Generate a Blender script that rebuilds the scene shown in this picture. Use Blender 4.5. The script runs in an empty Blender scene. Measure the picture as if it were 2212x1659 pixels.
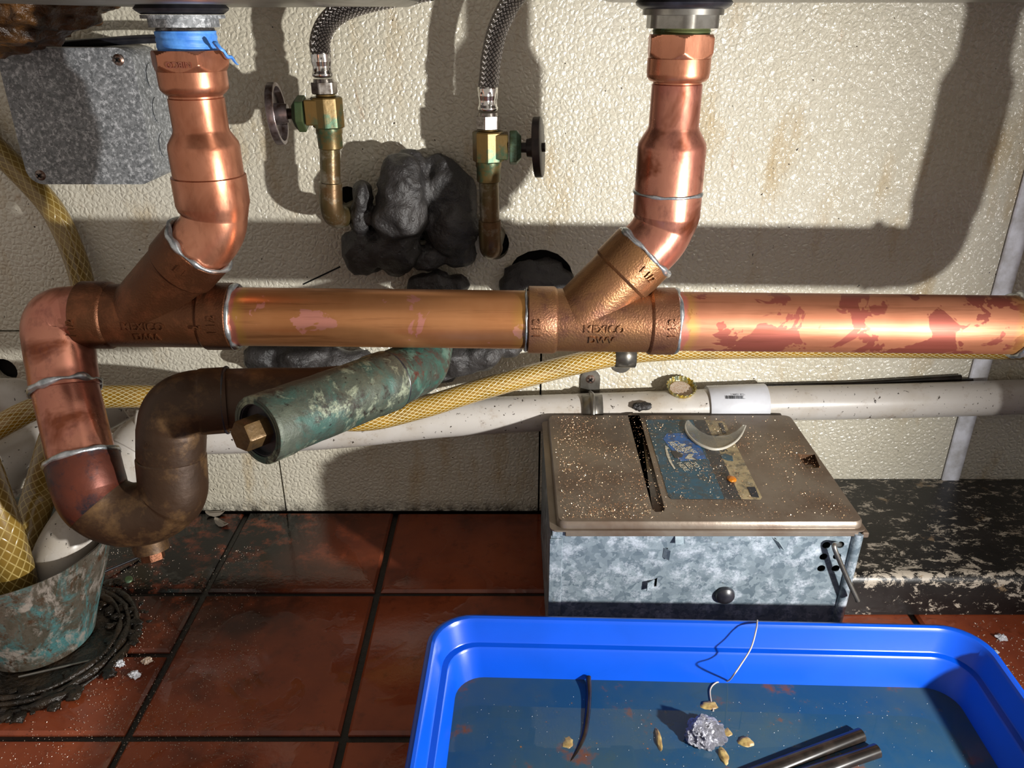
import bpy, bmesh, math, random
from mathutils import Vector, Matrix, noise
from math import pi, sin, cos, tan, radians

SC = bpy.context.scene
COL = SC.collection
random.seed(7)

# ------------------------------------------------------------------ camera
F, CX, CY, PITCH = 1700.0, 1106.0, 829.5, radians(25.0)
CAM = Vector((0, 0, .465))
cd = bpy.data.cameras.new('camera'); cam = bpy.data.objects.new('camera', cd); COL.objects.link(cam)
cam.location = CAM; cam.rotation_euler = (radians(90) - PITCH, 0, 0)
cd.sensor_width = 36; cd.lens = 36 * F / 2212; cd.clip_start = .01; cd.clip_end = 20
SC.camera = cam
# ------------------------------------------------------------------ light
w = bpy.data.worlds.new('world'); SC.world = w; w.use_nodes = True
w.node_tree.nodes['Background'].inputs[0].default_value = (1.0, .90, .80, 1)
w.node_tree.nodes['Background'].inputs[1].default_value = .45
ld = bpy.data.lights.new('work_light', 'SPOT'); lamp = bpy.data.objects.new('work_light', ld); COL.objects.link(lamp)
LAMP = Vector((.445, .075, .263))
lamp.location = LAMP; ld.energy = 37; ld.color = (1, .98, .94); ld.shadow_soft_size = .010
ld.spot_size = radians(156); ld.spot_blend = 1.0
lamp.rotation_euler = Vector((-1.3, .54, -.08)).to_track_quat('-Z', 'Y').to_euler()
SC.view_settings.view_transform = 'Standard'; SC.view_settings.look = 'None'
SC.view_settings.gamma = 1; SC.view_settings.use_curve_mapping = False
SC.view_settings.exposure = 0.0

WALL = .684

# ------------------------------------------------------------------ helpers
def ray(u, v):
    a = (u - CX) / F; b = -(v - CY) / F
    return Vector((a, cos(PITCH) + b * sin(PITCH), -sin(PITCH) + b * cos(PITCH)))
def at(u, v, Y):
    d = ray(u, v); return CAM + d * (Y / d.y)
def atz(u, v, Z):
    d = ray(u, v); return CAM + d * ((Z - CAM.z) / d.z)
def zat(v, Y): return at(CX, v, Y).z

def link(o): COL.objects.link(o); return o
def tag(o, label=None, cat=None, group=None, kind=None):
    if label: o['label'] = label
    if cat: o['category'] = cat
    if group: o['group'] = group
    if kind: o['kind'] = kind
    return o
def thing(name, loc, label, cat, group=None):
    o = bpy.data.objects.new(name, None); link(o); o.location = loc; o.empty_display_size = .01
    return tag(o, label, cat, group)
def base_of(p):
    v = Vector((0, 0, 0))
    while p is not None: v += p.location; p = p.parent
    return v
def obj(name, bm, mat, parent=None, smooth=35, loc=None):
    """one mesh object; vertices are given in world space"""
    off = base_of(parent) if parent else (Vector(loc) if loc is not None else Vector((0, 0, 0)))
    me = bpy.data.meshes.new(name)
    if off.length: bmesh.ops.translate(bm, verts=bm.verts, vec=-off)
    bm.to_mesh(me); bm.free()
    if smooth is not None and len(me.polygons):
        me.shade_smooth(); me.set_sharp_from_angle(angle=radians(smooth))
    mats = mat if isinstance(mat, (list, tuple)) else [mat]
    for m in mats: me.materials.append(m)
    o = bpy.data.objects.new(name, me); link(o)
    if parent: o.parent = parent
    elif loc is not None: o.location = off
    return o

def polylen(P): return sum((P[i+1] - P[i]).length for i in range(len(P) - 1))
def fillet(pts, R, n=14):
    pts = [Vector(p) for p in pts]
    if not isinstance(R, (list, tuple)): R = [R] * (len(pts) - 2)
    out = [pts[0]]
    for i in range(1, len(pts) - 1):
        p, a, b = pts[i], (pts[i-1] - pts[i]), (pts[i+1] - pts[i])
        la, lb = a.length, b.length; a.normalize(); b.normalize()
        ang = a.angle(b); r = R[i-1]
        d = min(r / max(tan(ang / 2), 1e-4), la * .499, lb * .499)
        A, B = p + a * d, p + b * d
        for k in range(n + 1):
            t = k / n
            out.append(A * (1-t)**2 + p * (2 * t * (1-t)) + B * t * t)
    out.append(pts[-1]); return out
def catmull(pts, n=10):
    pts = [Vector(p) for p in pts]; P = [2*pts[0]-pts[1]] + pts + [2*pts[-1]-pts[-2]]; out = []
    for i in range(1, len(P) - 2):
        for k in range(n):
            t = k / n; a, b, c, d = P[i-1], P[i], P[i+1], P[i+2]
            out.append(.5 * ((2*b) + (c-a)*t + (2*a-5*b+4*c-d)*t*t + (3*b-a-3*c+d)*t*t*t))
    out.append(pts[-1]); return out

def sweep(bm, path, prof, n=48, caps=(True, True), rfun=None, step=None, up=None):
    """round tube along path; prof = radius or [(s, r)] in metres along it (negative s counts from the end)"""
    P = [Vector(p) for p in path]
    q = [P[0]]
    for p in P[1:]:
        if (p - q[-1]).length > 1e-6: q.append(p)
    P = q; L = [0]
    for i in range(1, len(P)): L.append(L[-1] + (P[i] - P[i-1]).length)
    T = L[-1]
    if not isinstance(prof, (list, tuple)): prof = [(0, prof), (T, prof)]
    prof = [((T + s if s < 0 else s), r) for s, r in prof]
    tang = [(P[min(i+1, len(P)-1)] - P[max(i-1, 0)]).normalized() for i in range(len(P))]
    N = []
    ref = Vector(up) if up else (Vector((0, -1, 0)) if abs(tang[0].y) < .8 else Vector((0, 0, 1)))
    n0 = (ref - tang[0] * ref.dot(tang[0])).normalized()
    for i in range(len(P)):
        n0 = (n0 - tang[i] * n0.dot(tang[i])).normalized(); N.append(n0.copy())
    def ev(s):
        s = min(max(s, 0), T); i = 0
        while i < len(P) - 2 and L[i+1] < s: i += 1
        t = (s - L[i]) / max(L[i+1] - L[i], 1e-9)
        return P[i].lerp(P[i+1], t), tang[i].lerp(tang[i+1], t).normalized(), N[i].lerp(N[i+1], t).normalized()
    def rad(s):
        for i in range(len(prof) - 1):
            a, b = prof[i], prof[i+1]
            if a[0] <= s <= b[0] and b[0] > a[0]:
                return a[1] + (b[1]-a[1]) * (s-a[0]) / (b[0]-a[0])
        return prof[-1][1]
    ss = [(s, r) for s, r in prof]
    extra = [l for l in L if prof[0][0] < l < prof[-1][0]]
    if step:
        k = prof[0][0] + step
        while k < prof[-1][0]: extra.append(k); k += step
    for s in extra:
        if min(abs(s - a[0]) for a in prof) > 1e-5: ss.append((s, rad(s)))
    order = sorted(range(len(ss)), key=lambda i: (round(ss[i][0], 7), i))
    ss = [ss[i] for i in order]
    uvl = bm.loops.layers.uv.verify()
    rings = []
    for s, r in ss:
        c, t, nn = ev(s); b = t.cross(nn)
        ring = []
        for k in range(n):
            th = 2 * pi * k / n
            rr = rfun(th, s, r) if rfun else r
            ring.append(bm.verts.new(c + (nn * cos(th) + b * sin(th)) * rr))
        rings.append((s, ring))
    for i in range(len(rings) - 1):
        s0, A = rings[i]; s1, B = rings[i+1]
        for k in range(n):
            f = bm.faces.new((A[k], A[(k+1) % n], B[(k+1) % n], B[k]))
            for lp, uv in zip(f.loops, ((k/n, s0), ((k+1)/n, s0), ((k+1)/n, s1), (k/n, s1))): lp[uvl].uv = uv
    if caps[0]: bm.faces.new(list(reversed(rings[0][1])))
    if caps[1]: bm.faces.new(rings[-1][1])
    return bm
def tube(path, prof, **k): return sweep(bmesh.new(), path, prof, **k)
def torus_ring(bm, c, axis, R, r, n=48, m=8, wob=0, seed=0):
    """bead of solder around a joint: lumpy torus"""
    axis = axis.normalized(); a = axis.orthogonal().normalized(); b = axis.cross(a); rings = []
    for i in range(n):
        th = 2*pi*i/n; d = a*cos(th) + b*sin(th)
        k = 1 + wob * noise.noise(Vector((cos(th)*2.2+seed, sin(th)*2.2, seed))) * 2
        rings.append([bm.verts.new(c + d*(R + r*max(k,.35)*cos(2*pi*j/m)) + axis*(r*max(k,.35)*sin(2*pi*j/m)
                     + wob*r*noise.noise(Vector((cos(th)*3, sin(th)*3+seed, 5))))) for j in range(m)])
    for i in range(n):
        A, B = rings[i], rings[(i+1) % n]
        for j in range(m): bm.faces.new((A[j], B[j], B[(j+1) % m], A[(j+1) % m]))
    return bm
def hexr(n=6, off=0, soft=0.0):
    def f(th, s, r):
        a = ((th + off) % (2*pi/n)) - pi/n
        return r / cos(a)
    return f
def box(bm, x0, x1, y0, y1, z0, z1, bev=0, seg=2):
    vs = [bm.verts.new((x, y, z)) for x in (x0, x1) for y in (y0, y1) for z in (z0, z1)]
    fs = [bm.faces.new([vs[i] for i in q]) for q in ((0,1,3,2),(4,6,7,5),(0,4,5,1),(2,3,7,6),(0,2,6,4),(1,5,7,3))]
    if bev:
        es = list({e for f in fs for e in f.edges})
        bmesh.ops.bevel(bm, geom=es, offset=bev, segments=seg, affect='EDGES', profile=.5)
    return bm
def plate(outline, holes, frame, thick, bm=None):
    """flat sheet with real holes. outline / holes: 2D point lists; frame=(origin, ex, ey, en); thickness goes along -en"""
    bm = bm or bmesh.new(); o, ex, ey, en = [Vector(q) for q in frame]; tmp = bmesh.new(); es = []
    for loop in [outline] + holes:
        vs = [tmp.verts.new(o + ex*p[0] + ey*p[1]) for p in loop]
        es += [tmp.edges.new((vs[i], vs[(i+1) % len(vs)])) for i in range(len(vs))]
    bmesh.ops.triangle_fill(tmp, use_beauty=True, use_dissolve=False, edges=es, normal=en)
    for f in tmp.faces:
        if f.normal.dot(en) < 0: f.normal_flip()
    geo = bmesh.ops.extrude_face_region(tmp, geom=list(tmp.faces))
    # the extruded copy is moved back; flip handled by recalc
    bmesh.ops.translate(tmp, verts=[g for g in geo['geom'] if isinstance(g, bmesh.types.BMVert)], vec=-en * thick)
    bmesh.ops.recalc_face_normals(tmp, faces=tmp.faces)
    me = bpy.data.meshes.new('t'); tmp.to_mesh(me); tmp.free(); bm.from_mesh(me); bpy.data.meshes.remove(me)
    return bm
def circle(cx, cy, r, n=24, ry=None, jit=0):
    return [(cx + r*(1+jit*random.uniform(-1,1))*cos(2*pi*i/n), cy + (ry or r)*(1+jit*random.uniform(-1,1))*sin(2*pi*i/n)) for i in range(n)]
def rrect(x0, x1, y0, y1, r, n=5):
    out = []
    for (cx, cy, a0) in ((x1-r, y1-r, 0), (x0+r, y1-r, 90), (x0+r, y0+r, 180), (x1-r, y0+r, 270)):
        for k in range(n+1):
            a = radians(a0 + 90*k/n); out.append((cx + r*cos(a), cy + r*sin(a)))
    return out
def text_bm(body, size, depth, fn, bold=.0):
    """raised lettering; fn maps flat (x, y, h) of centred text to world"""
    c = bpy.data.curves.new('t', 'FONT'); c.body = body; c.size = size; c.extrude = depth / 2; c.offset = bold
    c.align_x = 'CENTER'; c.align_y = 'CENTER'; c.resolution_u = 3
    o = bpy.data.objects.new('t', c); me = bpy.data.meshes.new_from_object(o)
    bm = bmesh.new(); bm.from_mesh(me)
    for v in bm.verts: v.co = fn(v.co.x, v.co.y, v.co.z)
    bpy.data.objects.remove(o); bpy.data.curves.remove(c); bpy.data.meshes.remove(me)
    bmesh.ops.recalc_face_normals(bm, faces=bm.faces)
    return bm
def merge(bm, other):
    me = bpy.data.meshes.new('t'); other.to_mesh(me); other.free(); bm.from_mesh(me); bpy.data.meshes.remove(me); return bm
def blob(bm, c, r, seed=0, amp=.2, freq=1.5, sub=3):
    """lumpy ellipsoid"""
    if not isinstance(r, (tuple, list)): r = (r, r, r)
    g = bmesh.ops.create_icosphere(bm, subdivisions=sub, radius=1)
    for v in g['verts']:
        d = v.co.copy(); k = 1 + amp * noise.fractal(d*freq + Vector((seed, seed*1.7, 0)), .7, 2.1, 4)
        v.co = Vector(c) + Vector((d.x*r[0], d.y*r[1], d.z*r[2])) * k
    return bm

# ------------------------------------------------------------------ materials
def lin(c):
    if isinstance(c, str):
        c = c.lstrip('#'); v = [int(c[i:i+2], 16)/255 for i in (0, 2, 4)]
        v = [x/12.92 if x <= .04045 else ((x+.055)/1.055)**2.4 for x in v]; return (*v, 1)
    return (*c, 1) if len(c) == 3 else c
class N:
    def __init__(s, name):
        s.m = bpy.data.materials.new(name); s.m.use_nodes = True; s.t = s.m.node_tree
        s.p = s.t.nodes['Principled BSDF']; s.co = s.t.nodes.new('ShaderNodeTexCoord')
    def add(s, typ, **k):
        n = s.t.nodes.new('ShaderNode' + typ)
        for a, b in k.items(): setattr(n, a, b)
        return n
    def ln(s, a, b): s.t.links.new(a, b)
    def vec(s, coord='Object', scale=(1,1,1), warp=0, wscale=20):
        mp = s.add('Mapping'); mp.inputs['Scale'].default_value = scale; s.ln(s.co.outputs[coord], mp.inputs[0]); o = mp.outputs[0]
        if warp:
            nz = s.add('TexNoise'); nz.inputs['Scale'].default_value = wscale; s.ln(s.co.outputs[coord], nz.inputs['Vector'])
            vm = s.add('VectorMath', operation='MULTIPLY_ADD'); s.ln(nz.outputs['Color'], vm.inputs[0])
            vm.inputs[1].default_value = (warp,)*3; s.ln(o, vm.inputs[2]); o = vm.outputs[0]
        return o
    def noise(s, scale, detail=4, rough=.6, coord='Object', stretch=(1,1,1), lo=0, hi=1, dist=0):
        n = s.add('TexNoise'); n.inputs['Scale'].default_value = scale; n.inputs['Detail'].default_value = detail
        n.inputs['Roughness'].default_value = rough; n.inputs['Distortion'].default_value = dist
        s.ln(s.vec(coord, stretch), n.inputs['Vector'])
        return s.range(n.outputs['Fac'], lo, hi) if (lo, hi) != (0, 1) else n.outputs['Fac']
    def range(s, v, lo, hi, a=0, b=1):
        r = s.add('MapRange'); s.ln(v, r.inputs[0])
        for i, x in enumerate((lo, hi, a, b)): r.inputs[i+1].default_value = x
        return r.outputs[0]
    def math(s, op, a, b=None):
        m = s.add('Math', operation=op)
        for i, x in enumerate((a, b)):
            if x is None: continue
            if isinstance(x, (int, float)): m.inputs[i].default_value = x
            else: s.ln(x, m.inputs[i])
        return m.outputs[0]
    def mix(s, f, a, b):
        m = s.add('Mix', data_type='RGBA')
        if isinstance(f, (int, float)): m.inputs[0].default_value = f
        else: s.ln(f, m.inputs[0])
        for i, x in ((6, a), (7, b)):
            if isinstance(x, (tuple, str)): m.inputs[i].default_value = lin(x)
            else: s.ln(x, m.inputs[i])
        return m.outputs[2]
    def bump(s, h, strength=.5, dist=.001, prev=None):
        b = s.add('Bump'); b.inputs['Strength'].default_value = strength; b.inputs['Distance'].default_value = dist
        s.ln(h, b.inputs['Height'])
        if prev: s.ln(prev, b.inputs['Normal'])
        return b.outputs[0]
    def set(s, **k):
        for a, b in k.items():
            i = s.p.inputs[{'base':'Base Color','rough':'Roughness','metal':'Metallic','normal':'Normal','spec':'Specular IOR Level','coat':'Coat Weight','coatr':'Coat Roughness','trans':'Transmission Weight','ior':'IOR','alpha':'Alpha'}[a]]
            if isinstance(b, (int, float)): i.default_value = b
            elif isinstance(b, (tuple, str)): i.default_value = lin(b)
            else: s.ln(b, i)
        return s.m

def simple(name, col, rough=.5, metal=0, col2=None, scale=30, lo=.4, hi=.65, bscale=None, bstr=.3, bdist=.0005, **k):
    n = N(name); base = n.mix(n.noise(scale, lo=lo, hi=hi), col, col2) if col2 else col
    if bscale: k['normal'] = n.bump(n.noise(bscale, 5), bstr, bdist)
    return n.set(base=base, rough=rough, metal=metal, **k)

def m_wall():
    n = N('embossed_wall_panel')
    v = n.vec('Object', (1, 1, 1), .004, 160)
    vo = n.add('TexVoronoi', feature='DISTANCE_TO_EDGE'); vo.inputs['Scale'].default_value = 215; n.ln(v, vo.inputs['Vector'])
    h = n.range(vo.outputs['Distance'], 0, .35)
    nz = n.noise(420, 3)
    hh = n.math('ADD', n.math('MULTIPLY', h, .75), n.math('MULTIPLY', nz, .7))
    nor = n.bump(hh, .85, .0010)
    c = n.mix(n.noise(5, 4, lo=.35, hi=.7), '#cfcabb', '#c4bda9')
    c = n.mix(n.noise(9, 6, .65, stretch=(2.4, 1, .8), lo=.56, hi=.78), c, '#b39b70')
    st = n.noise(60, 6, .7, stretch=(1, 1, .35), lo=.64, hi=.78)
    c = n.mix(n.math('MULTIPLY', st, .65), c, '#a07038')
    sp = n.noise(240, 2, .5, lo=.735, hi=.76)
    c = n.mix(sp, c, '#2b2118')
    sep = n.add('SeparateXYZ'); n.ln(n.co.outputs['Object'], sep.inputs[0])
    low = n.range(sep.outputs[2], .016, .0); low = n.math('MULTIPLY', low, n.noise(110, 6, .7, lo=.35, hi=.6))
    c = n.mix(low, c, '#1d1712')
    return n.set(base=c, rough=.17, normal=nor, spec=.62)
def m_tile():
    n = N('wet_quarry_tile')
    c = n.mix(n.noise(14, 5, lo=.35, hi=.7), '#8e4629', '#70321f')
    c = n.mix(n.noise(60, 6, .7, lo=.55, hi=.8), c, '#4a2013')
    wet = n.noise(11, 4, .55, dist=.6, lo=.47, hi=.5)
    g = n.noise(7, 5, .6, stretch=(1, 1, 1), lo=.56, hi=.66)
    c = n.mix(n.math('MULTIPLY', g, .6), c, '#1c130e')
    # grease builds up in the corner by the drain
    sep = n.add('SeparateXYZ'); n.ln(n.co.outputs['Object'], sep.inputs[0])
    d = n.add('VectorMath', operation='DISTANCE'); n.ln(n.co.outputs['Object'], d.inputs[0]); d.inputs[1].default_value = (-.32, .66, 0)
    gr = n.math('MULTIPLY', n.range(d.outputs['Value'], .23, .10), n.noise(40, 8, .75, lo=.30, hi=.5))
    c = n.mix(gr, c, '#0d0a08')
    rough = n.add('Mix'); n.ln(wet, rough.inputs[0]); rough.inputs[2].default_value = .42; rough.inputs[3].default_value = .09
    nor = n.bump(n.noise(170, 5), .22, .0006)
    nor = n.bump(wet, .4, .0005, nor)
    return n.set(base=c, rough=rough.outputs[0], normal=nor, spec=.5)
def m_copper(name, a, b, c3, streak=(1,1,1), rough=.3, lo=.5, hi=.54, ends=None, dark='#5a3018', metal=.8, pscale=26, lines=.5):
    n = N(name)
    c = n.mix(n.noise(16, 4, lo=.4, hi=.62), a, b)
    c = n.mix(n.noise(pscale, 4, .6, lo=lo, hi=hi, dist=.5), c, c3)
    fine = n.noise(130, 5, .7, stretch=streak, lo=.52, hi=.74)
    c = n.mix(n.math('MULTIPLY', fine, lines), c, dark)
    if ends:
        sep = n.add('SeparateXYZ'); n.ln(n.co.outputs['UV'], sep.inputs[0]); v = n.math('ADD', sep.outputs[1], n.math('MULTIPLY', n.noise(60, 5), .012))
        L = ends
        p = n.math('MAXIMUM', n.range(v, .0135, .0115), n.range(v, L - .000, L + .002))
        y = n.math('MAXIMUM', n.range(v, .0205, .0150), n.range(v, L - .012, L - .003))
        c = n.mix(n.math('MULTIPLY', y, .45), c, '#b89040'); c = n.mix(n.math('MULTIPLY', p, .85), c, '#b86a60')
    r = n.range(n.noise(60, 6, .7, stretch=streak), .3, .7, rough - .06, rough + .16)
    nor = n.bump(n.noise(140, 5, .7, stretch=streak), .22, .0003)
    return n.set(base=c, rough=r, metal=metal, normal=nor)
def m_cast(name, a, b, c3, rough=.42, metal=.85, bscale=760, bs=.5, lo=.5, hi=.7):
    n = N(name)
    c = n.mix(n.noise(13, 4, lo=.35, hi=.65), a, b); c = n.mix(n.noise(40, 6, .7, lo=lo, hi=hi), c, c3)
    nor = n.bump(n.noise(bscale, 3, .5), bs, .0006)
    return n.set(base=c, rough=rough, metal=metal, normal=nor)
def m_verdigris(name, base1, base2, teal, pale, dark, stretch=(1,1,1)):
    n = N(name)
    c = n.mix(n.noise(22, 7, .7, lo=.38, hi=.6, stretch=stretch), base1, base2)
    c = n.mix(n.math('MULTIPLY', n.noise(30, 8, .75, lo=.48, hi=.60, dist=.8, stretch=stretch), .85), c, teal)
    c = n.mix(n.noise(44, 8, .75, lo=.52, hi=.62, dist=.4, stretch=stretch), c, pale)
    c = n.mix(n.noise(65, 7, .75, lo=.54, hi=.64, stretch=stretch), c, dark)
    c = n.mix(n.noise(260, 5, .7, lo=.6, hi=.7), c, '#1c1814')
    nor = n.bump(n.noise(70, 8, .7), .7, .0016)
    return n.set(base=c, rough=.45, metal=.25, normal=nor)
def m_galv(name, a, b, c3, dark='#1c1d1e', rough=.42, sc=260, ns=75, metal=.45):
    n = N(name)
    v = n.add('TexVoronoi'); v.inputs['Scale'].default_value = sc; n.ln(n.vec('Object', (1,1,1), .012, 120), v.inputs['Vector'])
    c = n.mix(n.range(v.outputs['Color'], .2, .8), a, b)
    c = n.mix(n.noise(ns, 9, .8, lo=.5, hi=.62), c, c3)
    c = n.mix(n.noise(90, 5, .7, lo=.66, hi=.76), c, dark)
    return n.set(base=c, rough=n.range(n.noise(60, 5), .3, .7, rough-.1, rough+.2), metal=metal, normal=n.bump(n.noise(150, 6), .3, .0004))
def m_hose(name, clear, line, turns=14, pitch=150.):
    n = N(name); sep = n.add('SeparateXYZ'); n.ln(n.co.outputs['UV'], sep.inputs[0])
    out = []
    for sg in (1, -1):
        a = n.math('ADD', n.math('MULTIPLY', sep.outputs[0], float(turns)), n.math('MULTIPLY', sep.outputs[1], sg * pitch))
        f = n.math('FRACT', a); out.append(n.range(n.math('ABSOLUTE', n.math('SUBTRACT', f, .5)), .40, .46))
    m = n.math('MAXIMUM', out[0], out[1])
    c = n.mix(n.noise(25, 4, lo=.4, hi=.65), clear, tuple(x*.6 for x in lin(clear)[:3]))
    c = n.mix(m, c, line)
    return n.set(base=c, rough=.22, normal=n.bump(m, .35, .0004), coat=.4, coatr=.12)
def m_braid():
    n = N('woven_steel_braid'); sep = n.add('SeparateXYZ'); n.ln(n.co.outputs['UV'], sep.inputs[0]); w = []
    T, Pch = 7., 140.
    A = n.math('ADD', n.math('MULTIPLY', sep.outputs[0], T), n.math('MULTIPLY', sep.outputs[1], Pch))
    B = n.math('SUBTRACT', n.math('MULTIPLY', sep.outputs[0], T), n.math('MULTIPLY', sep.outputs[1], Pch))
    sa = n.math('SINE', n.math('MULTIPLY', A, 2*pi)); sb = n.math('SINE', n.math('MULTIPLY', B, 2*pi))
    pr = n.math('MULTIPLY', sa, sb); h = n.range(pr, -1, 1)
    fa = n.math('ABSOLUTE', n.math('SINE', n.math('MULTIPLY', A, 2*pi*3))); fb = n.math('ABSOLUTE', n.math('SINE', n.math('MULTIPLY', B, 2*pi*3)))
    sel = n.math('GREATER_THAN', pr, 0); mm = n.add('Mix'); n.ln(sel, mm.inputs[0]); n.ln(fa, mm.inputs[2]); n.ln(fb, mm.inputs[3])
    hh = n.math('ADD', n.math('ABSOLUTE', pr), n.math('MULTIPLY', mm.outputs[0], .5))
    c = n.mix(n.range(hh, .15, .9), '#0e0b0b', '#a39c98')
    return n.set(base=c, rough=.28, metal=.95, normal=n.bump(hh, 1, .0014))
def m_pvc():
    n = N('grimy_white_pipe')
    c = n.mix(n.noise(18, 5, lo=.45, hi=.75), '#b9b4ae', '#a59b8c')
    c = n.mix(n.math('MULTIPLY', n.noise(70, 7, .75, lo=.56, hi=.72), .6), c, '#7a6145')
    c = n.mix(n.noise(230, 3, .6, lo=.66, hi=.69), c, '#241a12')
    return n.set(base=c, rough=.3, normal=n.bump(n.noise(160, 4), .15, .0003))
def m_plinth():
    n = N('peeling_black_paint')
    c = n.mix(n.noise(30, 5, lo=.4, hi=.7), '#0d0c0c', '#1e1b1a')
    sep = n.add('SeparateXYZ'); n.ln(n.co.outputs['Object'], sep.inputs[0])
    edge = n.math('MULTIPLY', n.range(sep.outputs[1], -.052, -.064), n.range(sep.outputs[2], .028, .034))
    p = n.noise(85, 9, .82, stretch=(.7, 1.2, 1), dist=.4)
    p = n.range(n.math('ADD', p, n.math('MULTIPLY', edge, .05)), .555, .57)
    c = n.mix(p, c, '#a79d8f')
    c = n.mix(n.noise(24, 6, .7, lo=.62, hi=.66), c, '#7d6a52')
    return n.set(base=c, rough=.36, normal=n.bump(p, -.6, .0006, n.bump(n.noise(120, 6), .3, .0006)))
def m_water():
    n = N('murky_water'); t = n.t
    g = n.add('BsdfGlossy'); g.inputs['Roughness'].default_value = .015; g.inputs['Color'].default_value = (1, 1, 1, 1)
    tr = n.add('BsdfTransparent'); tr.inputs[0].default_value = (.50, .66, .66, 1)
    df = n.add('BsdfDiffuse')
    c = n.mix(n.noise(13, 6, .6, lo=.4, hi=.7), '#28567e', '#4c6468')
    c = n.mix(n.noise(26, 7, .7, lo=.58, hi=.68), c, '#8a5230')
    n.ln(c, df.inputs[0])
    m1 = n.add('MixShader'); n.ln(n.noise(9, 5, .6, lo=.3, hi=.75), m1.inputs[0]) if False else None
    m1.inputs[0].default_value = .48; n.ln(tr.outputs[0], m1.inputs[1]); n.ln(df.outputs[0], m1.inputs[2])
    fr = n.add('Fresnel'); fr.inputs[0].default_value = 1.33
    nb = n.bump(n.noise(30, 2), .06, .001); n.ln(nb, fr.inputs['Normal']); n.ln(nb, g.inputs['Normal'])
    m2 = n.add('MixShader'); n.ln(fr.outputs[0], m2.inputs[0]); n.ln(m1.outputs[0], m2.inputs[1]); n.ln(g.outputs[0], m2.inputs[2])
    n.ln(m2.outputs[0], t.nodes['Material Output'].inputs[0]); return n.m

MW = m_wall(); MT = m_tile()
M_grout = simple('black_grout', '#0b0908', .35, bscale=200, bstr=.6, bdist=.001, col2='#1a120d')
M_copper_new = m_copper('bright_copper', '#c4866a', '#b07256', '#965a40', rough=.26, lo=.52, hi=.72, streak=(1, 1, .3), lines=.35)
M_copper_run = m_copper('oxidised_copper_pipe', '#bf8558', '#b0764a', '#cc8a7a', (.05, 1, 1), rough=.34, lo=.60, hi=.615, ends=.212, pscale=34, lines=.75)
M_copper_run2 = m_copper('stained_copper_pipe', '#b87a5c', '#a86c50', '#8e4c40', (.05, 1, 1), rough=.44, metal=.68, lo=.53, hi=.545, ends=.247, pscale=36, lines=.6)
M_copper_pink = m_copper('heat_tinted_copper', '#b87c66', '#a8685a', '#7e4630', rough=.27, lo=.5, hi=.62, streak=(1, 1, .4), dark='#4a2a30', lines=.5)
M_brass = m_cast('cast_bronze', '#977045', '#835a42', '#6a463a', metal=.78, rough=.38)
M_brass_dark = m_cast('dark_cast_bronze', '#644027', '#54321f', '#7a4a30', metal=.75, rough=.45)
M_trap = m_cast('aged_bronze', '#45301f', '#35261b', '#6f5334', metal=.45, rough=.5, bscale=200, bs=.5)
M_trap_hot = m_cast('scorched_copper', '#6a3424', '#3a2420', '#24222a', metal=.5, rough=.42, bscale=200, bs=.3, lo=.48, hi=.62)
M_solder = simple('solder', '#c4c8cc', .3, .85, '#8d9396', 120, bscale=300, bstr=.6)
M_verd = m_verdigris('verdigris_copper', '#4c5246', '#343a34', '#36564e', '#8b927c', '#2e2a24')
M_verd2 = m_verdigris('verdigris_elbow', '#37463f', '#40302a', '#2c6256', '#5b776a', '#54281f')
M_cup = m_verdigris('verdigris_cup', '#6d655a', '#4f4a3e', '#4c8688', '#a39a90', '#4e3826', (1.3, 1.3, .6))
M_valve = m_cast('tarnished_brass', '#755c30', '#5c4c2a', '#36503a', metal=.5, rough=.4, bscale=300, bs=.25, lo=.5, hi=.62)
M_valve_g = m_cast('green_brass', '#3e5b40', '#5a5a34', '#6f9280', metal=.5, rough=.45, bscale=250, bs=.3)
M_plug = m_cast('worn_brass_plug', '#6f5530', '#4c3a24', '#2c241a', metal=.5, rough=.42, bscale=260, bs=.6)
M_stub = m_cast('tarnished_copper_stub', '#6f4c34', '#4c4a2c', '#8b8474', metal=.6, rough=.34, bscale=200, bs=.3, lo=.46, hi=.6)
M_chrome = simple('chrome', '#d8d6d2', .14, 1)
M_chrome_d = simple('worn_chrome', '#a8a29c', .25, .95, '#6a6058', 200)
M_steel = simple('dull_steel', '#8d8a84', .35, .9, '#6f6a62', 60)
M_handle_d = simple('blackened_handle', '#241d1b', .4, .4, '#3a2c26', 90)
M_handle = simple('tarnished_handle', '#8f8585', .32, .85, '#55443e', 120, bscale=200)
M_braid = m_braid()
M_hose_y = m_hose('yellow_braided_hose', '#9c7420', '#ddd2a4', 18, 150.)
M_hose_d = m_hose('grimy_yellow_hose', '#83682c', '#a8935a', 12, 110.)
M_pvc = m_pvc()
def m_foam():
    n = N('black_foam')
    c = n.mix(n.noise(35, 5, lo=.45, hi=.7), '#2b2929', '#403d3c')
    nor = n.bump(n.noise(75, 7, .6), 1, .004)
    vo = n.add('TexVoronoi'); vo.inputs['Scale'].default_value = 120; n.ln(n.co.outputs['Object'], vo.inputs['Vector'])
    nor = n.bump(n.range(vo.outputs['Distance'], .12, .2), .5, .001, nor)
    return n.set(base=c, rough=.4, normal=nor)
M_foam = m_foam()
M_galv_box = m_galv('speckled_galvanised', '#5e6164', '#808386', '#c8cace', '#3a342e', .42, 420, 300, .15)
M_galv = m_galv('zinc_sheet', '#62707a', '#86939b', '#b4bcc6', '#5c584c', .4, 240, 62)
M_lid = simple('greasy_steel_lid', '#7d7266', .34, .5, '#665548', 22, bscale=260, bstr=.25)
M_dark = simple('black_void', '#050404', .9)
M_rubber = simple('black_rubber', '#17171c', .35, 0, '#26262c', 100)
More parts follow.
